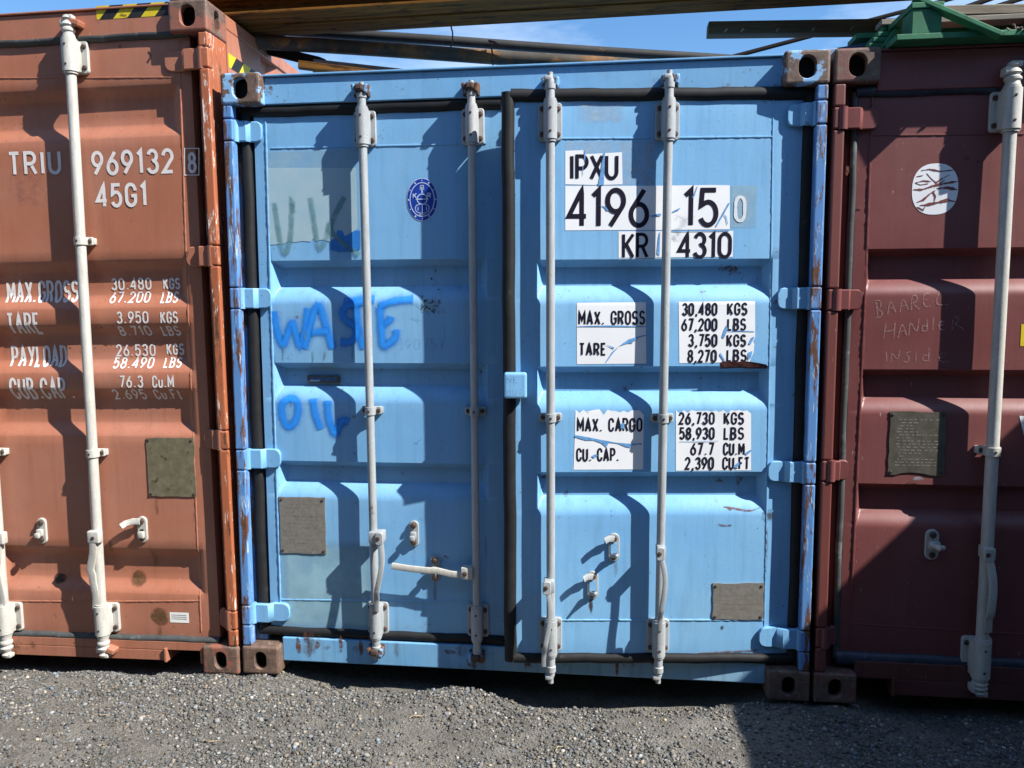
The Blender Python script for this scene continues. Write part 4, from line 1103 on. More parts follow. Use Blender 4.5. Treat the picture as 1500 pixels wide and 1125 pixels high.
# torn lip of the trough edge, rust scrapes
mb = MB(); rg = random.Random(2)
P0 = [(1054, 532), (1062, 529), (1076, 530), (1092, 529), (1108, 531), (1123, 534)]
P1 = [(1055, 538), (1064, 538), (1080, 537), (1096, 538), (1110, 538), (1124, 538)]
a = [dr.p(x, y, -.012) for x, y in P0]; b = [dr.p(x, y, -.006) for x, y in P1]; c2 = [dr.p(x, y+2, .006) for x, y in P1]
vs = [tuple(v) for v in a+b+c2]; n = len(a)
mb.add(vs, [[i, i+1, n+i+1, n+i] for i in range(n-1)]+[[n+i, n+i+1, 2*n+i+1, 2*n+i] for i in range(n-1)], 0)
dr.put(mb, 'torn_edge', ['tear'])
mb = MB()
strokes(dr, mb, [[(1060, 743), (1080, 746), (1098, 749), (1114, 744)], [(1052, 768), (1062, 770), (1072, 769)], [(1063, 744), (1066, 742), (1072, 748)]], .012, lift=.0010, taper=True)
strokes(dr, mb, [[(1117, 750), (1122, 756), (1131, 760)], [(1122, 752), (1123, 790), (1121, 850)], [(1130, 748), (1132, 764)]], .012, mat=1, lift=.0018, taper=True)
blob(mb, *dr.xz(1124, 756), .022, .022, dr.surf, .0024, 1, seed=4)
blob(mb, *dr.xz(866, 884), .010, .04, dr.surf, .0012, 1, seed=6); blob(mb, *dr.xz(902, 832), .008, .05, dr.surf, .0012, 2, seed=7)
blob(mb, *dr.xz(1058, 919), .007, .012, dr.surf, .0012, 1, seed=8)
strokes(dr, mb, [[(1020, 957), (1060, 955), (1100, 953), (1118, 951)]], .010, lift=.0011, taper=True)
mb.each('rust_mark', ['scrape', 'scrape_dark', 'runs'], dr.o)
mb = MB()
for k, (px, py, rx, rz) in enumerate(((607, 812, .008, .05), (638, 866, .010, .07), (712, 800, .004, .06))): blob(mb, *dl.xz(px, py), rx, rz, dl.surf, .0010, 0, seed=20+k)
strokes(dl, mb, [[(612, 760), (632, 759)], [(575, 765), (582, 766)]], .006, lift=.0012)
mb.each('rust_mark', ['runs'], dl.o)
mb = MB()
fl = lambda x, z: 0.050
rg = random.Random(12)
for k in range(26):
    px = rg.uniform(430, 1110); q = U(px, 945+(px-430)*.045, .05)
    blob(mb, q.x, q.z+rg.uniform(-.03, .05), rg.uniform(.006, .03), rg.uniform(.012, .05), fl, .0010+.0002*(k % 3), k % 2, seed=60+k)
for (px, py, rx, rz) in ((446, 950, .036, .022), (478, 948, .024, .010), (452, 957, .012, .022)):
    q = U(px, py, .05); blob(mb, q.x, q.z, rx, rz, fl, .002, 0, seed=int(px))
mb.each('rust_mark', ['runs', 'scrape'], blue)

# ----------------------------------------------------------------- orange container (taller)
OM = T_((-0.014, -0.004, -0.006)) @ Matrix.Rotation(R(-0.6), 4, 'Y') @ T_((-CW, 0, 0))
orange = empty('shipping_container', OM); bpy.context.view_layer.update()
tag(orange, 'tall faded orange-brown shipping container at left with white TRIU 969132 lettering', 'shipping container', 'shipping containers standing side by side')
OY = 0.046
om = T_((0, OY, 0)); WO = OM @ om
ol = Leaf(orange, 0, 0, 0, 0, 0, 0, [], 0.036, om, end=0.05, roll=False)
ol.x1 = ol.p(302, 540).x; ol.x0 = 1.226
ol.z1 = ol.p(200, 57).z; ol.z0 = ol.p(200, 932).z
ol.tx0 = 1.262; ol.tx1 = ol.p(284, 540).x
ol.troughs = troughs_from(ol, 200, [(124, 202), (379, 452), (473, 547), (568, 640), (802, 870)], 0.055, 0.065)
ol.build('orange')
hz_o = [U(285, y, 0.0).z for y in (84, 375, 645, 908)]
hz_o_l = [((OM.inverted() @ U(285, y, 0.0)).z) for y in (84, 375, 645, 908)]
inv = OM.inverted()
container_shell(orange, 2.896, 'orange', 'orange_sill', 'post_orange', 'cast_orange', 'rubber_grey', OY,
                header_z0=U(200, 52, 0.03, OM).z, header_y=0.030, sill=(0.040, U(200, 938, .03, OM).z), lip=.008,
                pocket=(CW-U(297, 962, .03, OM).x, CW-U(244, 962, .03, OM).x, U(262, 953, .03, OM).z),
                post_segments=(segs(hz_o_l, 0.085, 0.128, 2.768), segs(hz_o_l, 0.085, 0.128, 2.768)))
ga = ol.p(0, 49).z
zt_, zb_ = ol.p(200, 52).z, ol.p(200, 934).z; xe = ol.p(302, 540).x
gasket(ol, [((1.222, zt_), (xe, zt_), .020)], 'rubber_grey'); gasket(ol, [((1.222, zb_), (xe, zb_), .016)], 'rubber_grey')
for z, t in zip(hz_o_l, (262, 278, 290, 299)): hinge(ol, CW-0.040, U(t, 500, OY-.02, OM).x, z, 0.085, 'orange', y=-0.030)
OA = lock_rod(ol, (99, 22), (153, 963), (107, 83), (149, 906), [(122, 353), (139, 664)], 'galv_white', r=.021, axis=-.044, sides=(1,), bw=.12, bh=.135, style='cast')
OB = lock_rod(ol, (-57, 22), (11, 963), (-46, 83), (9, 905), [(-24, 353), (-6, 663)], 'galv_white', r=.021, axis=-.044, sides=(1,), bw=.12, bh=.135, style='cast')
keeper(orange, OM, 118, 37, .030, 'orange', 1); keeper(orange, OM, 168, 949, .030, 'orange', 1)
def hasp(lf, p0, p1, rod_at, mats):
    a = lf.p(*p0, -.075); b = lf.p(*p1, -.055); mb = MB(); n = 12
    mb.box(a.x-.024, a.x+.034, -.085, -.05, a.z-.030, a.z+.026, .007, 3); mb.bolt(a.x+.006, -.084, a.z-.004, .008, .005)
    pts = []
    for i in range(n+1):
        f = i/n; pts.append((a.x+(b.x-a.x)*f-.014*math.sin(PI*f)*(1 if f < .5 else .2)+.006*math.sin(3*PI*f), -.078+.020*f, a.z-.02+(b.z-a.z+.02)*f))
    mb.strap(pts, .032, .012)
    return lf.put(mb, 'door_handle', [mats, 'bolt'])
hasp(ol, (136, 786), (141, 892), OA, 'galv_white'); hasp(ol, (-4, 788), (4, 890), OB, 'galv_white')
handle_catch(ol, 63, 777, .12, .046, 'galv_white', style=0)
handle_catch(ol, 210, 775, .12, .046, 'galv_white', style=1)
seam(ol, [(-40, 114), (120, 114), (258, 113)], 'orange', .007); seam(ol, [(-10, 880), (160, 881), (294, 880)], 'orange', .007)
seam(ol, [(262, 60), (277, 500), (295, 925)], 'orange', .007)
x0, x1, z0, z1 = px_rect(ol, 217, 286, 641, 727); plate_part(ol, x0, x1, z0, z1, 'plate_olive', lines=0, seed=14)
mb = MB()
tx = [('TRIU', (12, 90, 221, 257), .0148), ('969132', (134, 255, 219, 256), .0148), ('8', (275, 288, 223, 254), .0125), ('45G1', (140, 216, 268, 304), .0148),
      ('MAX.GROSS', (10, 116, 411, 444), .0118), ('TARE', (10, 58, 458, 490), .0118), ('PAYLOAD', (17, 99, 506, 538), .0118), ('CUB.CAP.', (14, 104, 553, 585), .0118),
      ('30.480', (163, 222, 407, 425), .0074), ('KGS', (239, 264, 407, 424), .0074), ('67.200', (162, 221, 427, 444), .0074), ('LBS', (237, 262, 427, 444), .0074),
      ('3.950', (171, 218, 456, 474), .0074), ('KGS', (235, 261, 456, 474), .0074), ('8.710', (174, 222, 477, 492), .0074), ('LBS', (237, 264, 477, 492), .0074),
      ('26.530', (170, 228, 504, 522), .0074), ('KGS', (244, 270, 503, 520), .0074), ('58.490', (167, 226, 523, 540), .0074), ('LBS', (241, 267, 523, 539), .0074),
      ('76.3', (175, 210, 550, 568), .0074), ('Cu.M', (223, 255, 550, 568), .0074), ('2.695', (166, 214, 570, 585), .0074), ('Cu.Ft', (226, 266, 570, 585), .0074)]
for t, b, wd in tx:
    mb = MB(); px_text(ol, mb, t, b, wd, lift=.0012); ol.put(mb, 'lettering', ['white_letter'])
mb = MB()
fr = px_poly(ol, [(270.5, 217.5), (291.5, 217.5), (291.5, 256.5), (270.5, 256.5)])
ribbon(mb, fr+[fr[0]], .004, ol.surf, .0014, 0)
ol.put(mb, 'digit_frame', ['white_letter'])
mb = MB()
def disc(lf, mb, px, py, rx, rz, m, seed): blob(mb, *lf.xz(px, py), rx, rz, lf.surf, .0012, m, seed=seed, jag=.12)
M['blotch'] = film('brown stain', (0.12, 0.065, 0.025), .85, 40, .25, .55)
M['soot'] = film('black scorch', (0.022, 0.014, 0.010), .9, 20, .2, .5)
disc(ol, mb, 198, 850, .038, .044, 0, 3); disc(ol, mb, 234, 903, .048, .045, 0, 5); disc(ol, mb, 82, 850, .034, .026, 1, 7)
for k, (px, py, rx, rz) in enumerate(((222, 830, .012, .10), (235, 925, .012, .05), (162, 800, .01, .04), (230, 740, .01, .05), (283, 745, .006, .07))): blob(mb, *ol.xz(px, py), rx, rz, ol.surf, .0018, 2, seed=30+k)
blob(mb, *ol.xz(40, 270), .09, .12, ol.surf, .0010, 3, seed=44)
strokes(ol, mb, [[(217, 75), (222, 82), (216, 92)], [(178, 65), (174, 70)]], .012, mat=1, lift=.001)
M['rub'] = film('pale rubbed paint', (0.36, 0.15, 0.12), .5, 30, .45, .7)
mb.each('stain', ['blotch', 'soot', 'runs', 'rub'], ol.o)
mb = MB(); x0, x1, z0, z1 = px_rect(ol, 249, 277, 897, 912); sheet(mb, [(x0, z0), (x1, z0), (x1, z1), (x0, z1)], ol.surf, .0012)
for k in range(3): ribbon(mb, [(x0+.008, z1-.012-.009*k), (x1-.010, z1-.012-.009*k)], .0025, ol.surf, .0018, 1)
ol.put(mb, 'sticker', ['sticker_cream', 'engraved'] if 'sticker_cream' in M else ['white_num', 'engraved'])
# hazard tape on the header and round the corner
def tape(xa, xb, z0, z1, place, parent, n, first=0, slope=.9):
    mb = MB(); h = z1-z0; w_ = (xb-xa)/n
    x = xa-h*slope; k = 0; 
    rects = []
    i = 0
    while x < xb:
        p = [(x, z0), (x+w_, z0), (x+w_+h*slope, z1), (x+h*slope, z1)]
        # clip to xa..xb
        def clip(poly, f, inter):
            o = []
            for a, b in zip(poly, poly[1:]+poly[:1]):
                if f(a): o.append(a)
                if f(a) != f(b): o.append(inter(a, b))
            return o
        def cut(xc, keep_gt):
            return (lambda a: a[0] >= xc) if keep_gt else (lambda a: a[0] <= xc), (lambda a, b: (xc, a[1]+(b[1]-a[1])*(xc-a[0])/(b[0]-a[0])))
        for f, it in (cut(xa, True), cut(xb, False)):
            if p: p = clip(p, f, it)
        if len(p) > 2: mb.add([place(u, v) for u, v in p], [list(range(len(p)))], (i+first) % 2)
        x += w_; i += 1
    return mb.build('hazard_tape', ['yellow', 'black'], parent)
a = U(141, 16, .030, OM); b = U(247, 16, .030, OM)
tape(a.x, b.x, U(190, 26, .03, OM).z, U(190, 6, .03, OM).z, lambda u, v: (u, .0290, v), orange, 5.2, 0)
SX = CW-0.012
mb = MB(); mb.box(CW-.024, CW-.004, .1795, .52, 2.0, 2.832, .002); mb.build('corner_gusset', 'orange', orange)
tape(.185, .50, 2.675, 2.735, lambda u, v: (CW-.0028, u, v+.000), orange, 4.2, 0)
# second leaf (mostly beyond the left edge of the view)
ol2 = Leaf(orange, .075, 1.216, ol.z0, ol.z1, .12, 1.18, list(ol.troughs), .036, om, end=.05, roll=False); ol2.build('orange')
gasket(ol2, [((.07, zt_), (1.220, zt_), .020), ((.07, zb_), (1.220, zb_), .016), ((1.221, zb_), (1.221, zt_), .016), ((.068, zb_), (.068, zt_), .016)], 'rubber_grey')
for z in hz_o_l: hinge(ol2, .040, .16, z, .085, 'orange', y=-.03)

# ----------------------------------------------------------------- maroon container
RM = T_((2.452, 0.0, 0.0))
red = empty('shipping_container', RM); bpy.context.view_layer.update()
tag(red, 'dark maroon shipping container at right with BAAREL HANDLER chalked on its door', 'shipping container', 'shipping containers standing side by side')
RY = 0.052
rdm = T_((0, RY, 0))
rl = Leaf(red, 0, 0, 0, 0, 0, 0, [], 0.048, rdm, end=0.03)
rl.x0 = rl.p(1244, 540).x; rl.x1 = 1.214
rl.z1 = rl.p(1380, 136).z; rl.z0 = rl.p(1330, 962).z
rl.tx0 = rl.p(1262, 540).x; rl.tx1 = 1.18
rl.troughs = troughs_from(rl, 1320, [(364, 434), (541, 608), (709, 774)], 0.028, 0.070)
rl.build('maroon')
hz_r2 = [U(1238, y, 0.0, RM).z for y in (172, 439, 691, 937)]
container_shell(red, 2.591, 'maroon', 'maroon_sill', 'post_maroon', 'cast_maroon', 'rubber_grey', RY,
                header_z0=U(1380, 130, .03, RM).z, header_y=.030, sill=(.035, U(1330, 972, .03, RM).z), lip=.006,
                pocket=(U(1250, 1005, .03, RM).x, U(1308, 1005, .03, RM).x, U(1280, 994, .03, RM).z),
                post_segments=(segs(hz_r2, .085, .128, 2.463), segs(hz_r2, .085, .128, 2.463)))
zt_, zb_ = rl.p(1380, 131).z, rl.p(1330, 968).z; xe = rl.p(1239, 540).x
gasket(rl, [((xe, zt_), (1.218, zt_), .022)], 'rubber_navy'); gasket(rl, [((xe, zb_), (1.218, zb_), .030)], 'rubber_navy')
gasket(rl, [((xe, zb_), (xe, zt_), .013)], 'rubber_grey', ry=.010)
for z, t in zip(hz_r2, (1275, 1260, 1250, 1240)): hinge(rl, .040, U(t, 500, RY-.02, RM).x, z, .080, 'maroon', y=-.042)
RE = lock_rod(rl, (1485, 90), (1434, 1018), (1476, 162), (1437, 962), [(1450, 661)], 'galv_white', r=.023, axis=-.05, bw=.115, bh=.15, style='cast')
a = rl.p(1447, 812, -.09)
handle_down(rl, (1447, 812), (1451, 928), RE, 'galv_white', y0=-.09, w_=.028, curve=.008)
handle_catch(rl, 1364, 797, .125, .052, 'galv_white', style=3)
seam(rl, [(1272, 198), (1390, 197), (1500, 196)], 'maroon', .008); seam(rl, [(1244, 913), (1350, 920), (1500, 929)], 'maroon', .006)
seam(rl, [(1278, 140), (1268, 420), (1256, 690), (1244, 945)], 'maroon', .010)
x0, x1, z0, z1 = px_rect(rl, 1302, 1384, 603, 696); plate_part(rl, x0, x1, z0, z1, 'plate_dark', lines=16, emat='engraved_dim', seed=21, bite=.012)
# round white sticker, cracked
mb = MB(); c = rl.p(1369.5, 277); ex, ez = .0845, .097
pts = []
for i in range(40):
    t = 2*PI*i/40; e = 2.4
    pts.append((c.x+ex*math.copysign(abs(math.cos(t))**(2/e), math.cos(t)), c.z+ez*math.copysign(abs(math.sin(t))**(2/e), math.sin(t))))
sheet(mb, pts, rl.surf, .0010, 0)
def crack(ps, wd): 
    ribbon(mb, px_poly(rl, ps), wd, rl.surf, .0016+.0002*(len(mb.v) % 3), 1, .01, False, .35, True)
for ps, wd in (([(1349, 250), (1361, 248), (1378, 251), (1398, 249)], .005), ([(1342, 259), (1352, 257)], .005), ([(1357, 254), (1364, 262), (1371, 268), (1376, 264), (1391, 256)], .005),
               ([(1384, 264), (1375, 269), (1368, 275)], .004), ([(1340, 268), (1352, 265), (1364, 266)], .005), ([(1362, 274), (1373, 271), (1388, 268), (1402, 266)], .008),
               ([(1337, 278), (1350, 278), (1362, 274), (1372, 270)], .007), ([(1372, 276), (1388, 275), (1402, 278)], .010), ([(1342, 297), (1352, 293), (1362, 284), (1370, 279)], .007),
               ([(1347, 301), (1358, 300), (1372, 297), (1388, 293), (1401, 296)], .010), ([(1366, 280), (1370, 288), (1368, 297)], .006), ([(1343, 303), (1352, 308), (1356, 300)], .005), ([(1340, 268), (1348, 271), (1360, 269)], .004)):
    crack(ps, wd)
rl.put(mb, 'sticker', ['sticker', 'maroon'])
mb = MB()
strokes(rl, mb, [[(1283, 440), (1286, 466)], [(1281, 440), (1291, 440), (1290, 450), (1284, 453), (1293, 456), (1291, 464), (1282, 466)],
    [(1300, 461), (1304, 437), (1312, 458)], [(1302, 452), (1311, 450)], [(1318, 458), (1322, 434), (1331, 455)], [(1320, 448), (1329, 447)],
    [(1335, 455), (1335, 432), (1344, 433), (1343, 441), (1336, 444), (1347, 453)], [(1362, 429), (1352, 431), (1353, 450), (1364, 448)], [(1353, 440), (1361, 438)], [(1377, 425), (1369, 447), (1390, 446)]], .0058, lift=.0010, wob=.15)
rl.put(mb, 'chalk_writing', ['chalk']); mb = MB()
strokes(rl, mb, [[(1298, 472), (1294, 498)], [(1311, 470), (1309, 496)], [(1296, 486), (1311, 483)], [(1315, 496), (1321, 470), (1328, 492)], [(1317, 486), (1326, 484)], [(1331, 492), (1333, 468), (1343, 490), (1346, 466)],
    [(1358, 466), (1358, 486)], [(1358, 478), (1351, 476), (1350, 486), (1358, 484)], [(1367, 463), (1366, 485)], [(1374, 477), (1384, 475), (1381, 469), (1375, 474), (1376, 483), (1385, 483)], [(1394, 484), (1396, 464), (1404, 464), (1403, 472), (1397, 474), (1412, 482)]], .0058, lift=.0010, wob=.15)
rl.put(mb, 'chalk_writing', ['chalk']); mb = MB()
strokes(rl, mb, [[(1298, 514), (1299, 531)], [(1305, 531), (1306, 515), (1315, 529), (1318, 513)], [(1334, 515), (1326, 517), (1332, 523), (1330, 530), (1323, 530)], [(1342, 514), (1341, 530)],
    [(1361, 508), (1360, 530)], [(1360, 521), (1353, 519), (1351, 529), (1360, 528)], [(1374, 525), (1386, 522), (1383, 516), (1375, 520), (1376, 530), (1390, 529)]], .0050, lift=.0010, wob=.15)
rl.put(mb, 'chalk_writing', ['chalk'])
mb = MB(); x0, x1, z0, z1 = px_rect(rl, 1495, 1520, 475, 507); sheet(mb, [(x0, z0), (x1, z0), (x1, z1), (x0, z1)], rl.surf, .0012); rl.put(mb, 'sticker', ['yellow_plain'] if 'yellow_plain' in M else ['yellow'])
mb = MB(); sheet(mb, px_poly(rl, [(1493, 609), (1540, 612), (1540, 668), (1505, 660)]), rl.surf, .0012); rl.put(mb, 'sticker', ['sticker'])
mb = MB()
blob(mb, *rl.xz(1345, 701), .02, .010, rl.surf, .0010, 0, seed=3); blob(mb, *rl.xz(1338, 708), .03, .008, rl.surf, .0013, 1, seed=5)
for k, (px, py, rx, rz) in enumerate(((1241, 250, .008, .02), (1255, 248, .01, .014), (1416, 232, .012, .008), (1434, 237, .012, .006), (1260, 303, .012, .01))): blob(mb, *rl.xz(px, py), rx, rz, rl.surf, .0011, 1, seed=70+k)
mb.each('stain', ['glue_light', 'scrape'], rl.o)
# second leaf, beyond the right edge of the view
rl2 = Leaf(red, 1.224, CW-.075, rl.z0, rl.z1, 1.26, CW-.12, list(rl.troughs), .048, rdm); rl2.build('maroon')
gasket(rl2, [((1.222, zt_), (CW-.07, zt_), .022), ((1.222, zb_), (CW-.07, zb_), .026), ((1.219, zb_), (1.219, zt_), .020), ((CW-.068, zb_), (CW-.068, zt_), .016)], 'rubber_navy')
for z in hz_r2: hinge(rl2, CW-.04, CW-.16, z, .08, 'maroon', y=-.03)

# ----------------------------------------------------------------- container standing crosswise out of view at right: it throws the big shade
SXP = 4.55
GM = T_((SXP, -0.12, 0)) @ Matrix.Rotation(R(180), 4, 'Z') @ T_((-CW, 0, 0))
grey = empty('shipping_container', GM); bpy.context.view_layer.update()
tag(grey, 'plain grey shipping container standing crosswise beyond the right edge, shading the gravel', 'shipping container')
container_shell(grey, 2.591, 'grey', 'grey', 'grey', 'cast_maroon', 'rubber_grey', .05, post_segments=((.128, 2.46), (.128, 2.46)))
mb = MB(); mb.box(.1, CW-.1, .06, .12, .12, 2.48, .004); mb.build('end_panel', 'grey', grey)

# ----------------------------------------------------------------- dark building-shaped blocker, added unseen behind the camera to cut the sky light
sky_blocker = empty('sky_light_blocker', T_((-3, -6.6, 0)))
tag(sky_blocker, 'long dark corrugated blocker added out of view behind the viewer to cut the sky light', 'sky_blocker')
M['blocker_clad'] = plain('dark green blocker cladding', (0.035, 0.045, 0.042), .6, var=.2, s=3)
mb = MB(); vs = []; nn = 240
for i in range(nn+1):
    x = -13+26*i/nn; y = -.03*(i % 4 in (1, 2)); vs += [(x, y, 0), (x, y, 5.4)]
mb.add(vs, [[2*i, 2*i+1, 2*i+3, 2*i+2] for i in range(nn)], 0)
mb.box(-13, 13, -9, -.05, 0, 5.4, 0); mb.build('wall', 'blocker_clad', sky_blocker)
mb = MB(); mb.box(-13.3, 13.3, -9.3, .25, 5.41, 5.55, .01); mb.build('roof', 'blocker_clad', sky_blocker)
mb = MB(); mb.box(-2, 2, .005, .06, 0, 3.8, .005); mb.build('door', 'grey', sky_blocker)

# ================================================================= things lying on the roofs
def along(name, A, B, builder, mat, label, cat, group=None, roll=0.0):
    """build along local x from A to B"""
    A, B = Vector(A), Vector(B); d = B-A; L_ = d.length
    x = d.normalized(); z = Vector((0, 0, 1)); z = (z-x*z.dot(x)).normalized(); y = z.cross(x)
    if roll:
        q = Matrix.Rotation(roll, 3, x); y = q @ y; z = q @ z
    Mx = Matrix.Identity(4)
    for i in range(3): Mx[i][0], Mx[i][1], Mx[i][2], Mx[i][3] = x[i], y[i], z[i], A[i]
    mb = MB(); builder(mb, L_)
    o = mb.build(name, mat); o.matrix_world = Mx
    return tag(o, label, cat, group)
def ibeam(b, h, tf=.012, tw=.010):
    def f(mb, L_):
        mb.box(0, L_, -b/2, b/2, 0, tf, .002); mb.box(0, L_, -b/2, b/2, h-tf, h, .002); mb.box(0, L_, -tw/2, tw/2, tf+.0005, h-tf-.0005, 0)
    return f
def channel(b, h, t=.010):
    def f(mb, L_):
        mb.box(0, L_, 0, b, 0, t, .002); mb.box(0, L_, 0, b, h-t, h, .002); mb.box(0, L_, 0.0015, t, t+.0005, h-t-.0005, 0)
    return f
def pipe(r, wall=.005):
    def f(mb, L_):
        n = 40; mb.tube([(L_*i/n, .004*math.sin(i*.35), r) for i in range(n+1)], r, 20, caps=False)
        mb.tube([(L_*i/n, .004*math.sin(i*.35), r) for i in range(n+1)], r-wall, 20, caps=False)
        for xx in (0, L_):
            vs = []
            for k, rr in enumerate((r, r-wall)):
                vs += [(xx, rr*math.cos(2*PI*j/20)+.004*math.sin((0 if xx == 0 else n)*.35), r+rr*math.sin(2*PI*j/20)) for j in range(20)]
            mb.add(vs, [[j, (j+1) % 20, 20+(j+1) % 20, 20+j] for j in range(20)], 0)
    return f
def plank(w_, h, nails=False):
    def f(mb, L_):
        mb.box(0, L_, -w_/2, w_/2, 0, h, .004)
        if nails:
            for x in (.07, .14, .29, .44, .60): mb.tube([(x, -w_/2+.001, .008), (x+.010, -w_/2-.012, .018)], .004, 6, 1)
    return f
GB = 'steel beams stacked on the roofs'
zb0 = 2.915
A = UZ(345, 58, zb0); B = UZ(1290, 5, zb0)
d = (B-A).normalized()
along('steel_beam', A-d*.16+Vector((0, -.24, 0)), B+d*2.2+Vector((0, -.24, 0)), ibeam(.13, .090), 'steel_rust', 'rusty brown steel beam crossing the top of the picture, lower one of the stacked pair', 'steel beam', GB)
along('steel_beam', A-d*.10+Vector((0, -.22, .0905)), B+d*2.5+Vector((0, -.23, .0905)), ibeam(.15, .15), 'steel_rust', 'larger rusty brown steel beam resting on the lower beam at the top edge', 'steel beam', GB)
along('steel_beam', A-d*.05+Vector((0, -.08, .000)), B+d*2.0+Vector((0, -.08, .000)), ibeam(.14, .080), 'steel_rust', 'rusty steel beam behind the front pair, its underside just visible', 'steel beam', GB)
along('timber_bearer', (4.0, .2, 2.6), (4.0, 1.9, 2.6), lambda mb, L_: mb.box(0, L_, -.06, .06, 0, .314, .004), 'wood_brown', 'dark timber bearer under the far end of the steel beams', 'timber')
GPp = 'steel pipes lying across the blue roof'
p1 = U(540, 53, .62); p2 = U(1010, 84.5, .80); dd = (p2-p1)
along('steel_pipe', p1-dd*.50-Vector((0, 0, .022)), p2+dd*.55-Vector((0, 0, .022)), pipe(.0235), 'pipe_dark', 'thin dark steel pipe above the blue roof, upper one of the wired pair', 'pipe', GPp)
p3 = U(450, 66, .52); p4 = U(880, 94, .66); dd2 = (p4-p3)
along('steel_pipe', p3-dd2*.40-Vector((0, 0, .032)), p4+dd2*.50-Vector((0, 0, .032)), pipe(.033), 'pipe', 'thicker rust-speckled pipe just below the thin dark pipe over the blue container', 'pipe', GPp)
p5 = U(392, 74, .62); p6 = U(470, 93, .50)
along('steel_bar', p5-Vector((0, 0, .02)), p6-Vector((0, 0, .02)), plank(.05, .045), 'black_iron', 'short black steel bar beside the tall orange container, above the brown channel', 'bar')
a = U(405, 84, .36); b = U(612, 107, .50); dq = b-a
along('steel_channel', a+dq*.25-Vector((0, 0, .05)), b+dq*.35-Vector((0, 0, .05)), channel(.10, .062), 'flat_rust', 'brown flat-faced steel channel sloping down onto the left of the blue roof', 'steel channel')
a = U(436, 94, .22); b = U(540, 107, .30); dq = b-a
along('steel_angle', a-Vector((0, 0, .012)), b+dq*.3-Vector((0, 0, .012)), channel(.04, .03, .005), 'steel_rust', 'small rusty steel angle beside the brown channel above the blue roof', 'steel angle')
# tie wires
def wire(pts, label, r=.0035):
    mb = MB(); mb.tube(pts, r, 8); o = mb.build('tie_wire', 'wire'); return tag(o, label, 'wire', 'wire ties on the pipes')
a = U(662, 39, .55); 
wire([U(660, 36, .53), U(663, 48, .53), U(663, 60, .53), U(660, 70, .51)], 'thin bent wire hanging from the steel beam over the pipes')
c = U(722, 75, .545); lo = U(722, 96, .545)
wire([U(719, 61, .58), U(720, 70, .55), U(722, 84, .535), U(722, 97, .545)], 'rusty wire twisted round both pipes near the middle', .004)
wire([U(716, 60, .565), U(724, 62, .555), U(729, 66, .55), U(738, 71, .55)], 'loose twisted tail of rusty wire on the upper pipe', .006)
# right hand side
a = U(1036, 44.5, .50); b = U(1312, 40.5, .50); dq = (b-a)
along('steel_bar', a-Vector((0, 0, .027)), a+dq*2.1-Vector((0, 0, .027)), plank(.07, .055, True), ['wood_brown', 'wood_grey'], 'long dark brown bar with nails jutting left over the blue roof', 'bar')
GR = 'thin black iron rods leaning on the roof'
def rod(p, q, r, label): 
    mb = MB(); mb.tube([p, q], r, 10); tag(mb.build('iron_rod', 'black_iron'), label, 'iron rod', GR)
P = U(1070, 84, .9); Q = U(1330, 15, 1.3); rod(P, P+(Q-P)*1.7, .011, 'longest thin black rod rising from the blue roof behind the brown bar')
P = U(1395, 18, .9); Q = U(1445, 0, 1.0); rod(P-(Q-P), P+(Q-P)*2.5, .013, 'short black rod sloping up behind the green pallet')
P = U(1432, 18, .95); Q = U(1480, 3, 1.05); rod(P-(Q-P)*.6, P+(Q-P)*2.5, .012, 'black rod sloping up at the top right corner')
a = U(1375, 20, .62); b = U(1520, 17, .62); dq = b-a
along('wood_plank', a-dq*.35-Vector((0, 0, .022)), a+dq*3-Vector((0, 0, .022)), plank(.09, .042), 'wood_grey', 'weathered grey plank lying behind the green pallet', 'plank')
a = U(1217, 73, .28); b = U(1330, 55, .50); dq = b-a
along('steel_bar', a-dq*.9-Vector((0, 0, .03)), b+dq*.6-Vector((0, 0, .03)), plank(.05, .03), 'blue_dark', 'dull blue bar behind the two corner castings', 'bar')
# green pallet overhanging the maroon roof
pl = empty('wooden_pallet', T_((0, 0, 0)))
tag(pl, 'broken green painted wooden pallet on the front edge of the maroon roof', 'pallet')
PX0 = U(1308, 66, -.02).x; PZ = 2.5925
def board(x0, x1, y0, y1, z0, z1, mat='green', name='board'):
    mb = MB(); mb.box(x0, x1, y0, y1, z0, z1, .003); return mb.build(name, mat, pl)
W_ = 1.25
board(PX0, PX0+W_, -.055, .06, PZ, PZ+.022)
board(PX0+.02, PX0+W_, .28, .39, PZ, PZ+.022); board(PX0+.02, PX0+W_, .70, .82, PZ, PZ+.022)
for k, bx_ in enumerate((PX0+.055, PX0+.58, PX0+1.08)):
    board(bx_, bx_+.105, -.045, .055, PZ+.0225, PZ+.112, name='block'); board(bx_, bx_+.105, .285, .385, PZ+.0225, PZ+.112, name='block'); board(bx_, bx_+.105, .70, .80, PZ+.0225, PZ+.112, name='block')
    board(bx_-.005, bx_+.11, -.050, .90, PZ+.1125, PZ+.134, name='stringer')
board(PX0-.03, PX0+W_, .33, .45, PZ+.1345, PZ+.156); board(PX0-.02, PX0+W_, .62, .74, PZ+.1345, PZ+.156); board(PX0+.02, PX0+W_, .18, .25, PZ+.1345, PZ+.156, 'wood_grey')
q = U(1378, 36, .30); board(q.x, q.x+.9, .27, .33, q.z-.012, q.z+.010); q = U(1345, 47, .42); board(q.x, q.x+.9, .38, .46, q.z-.010, q.z+.010)
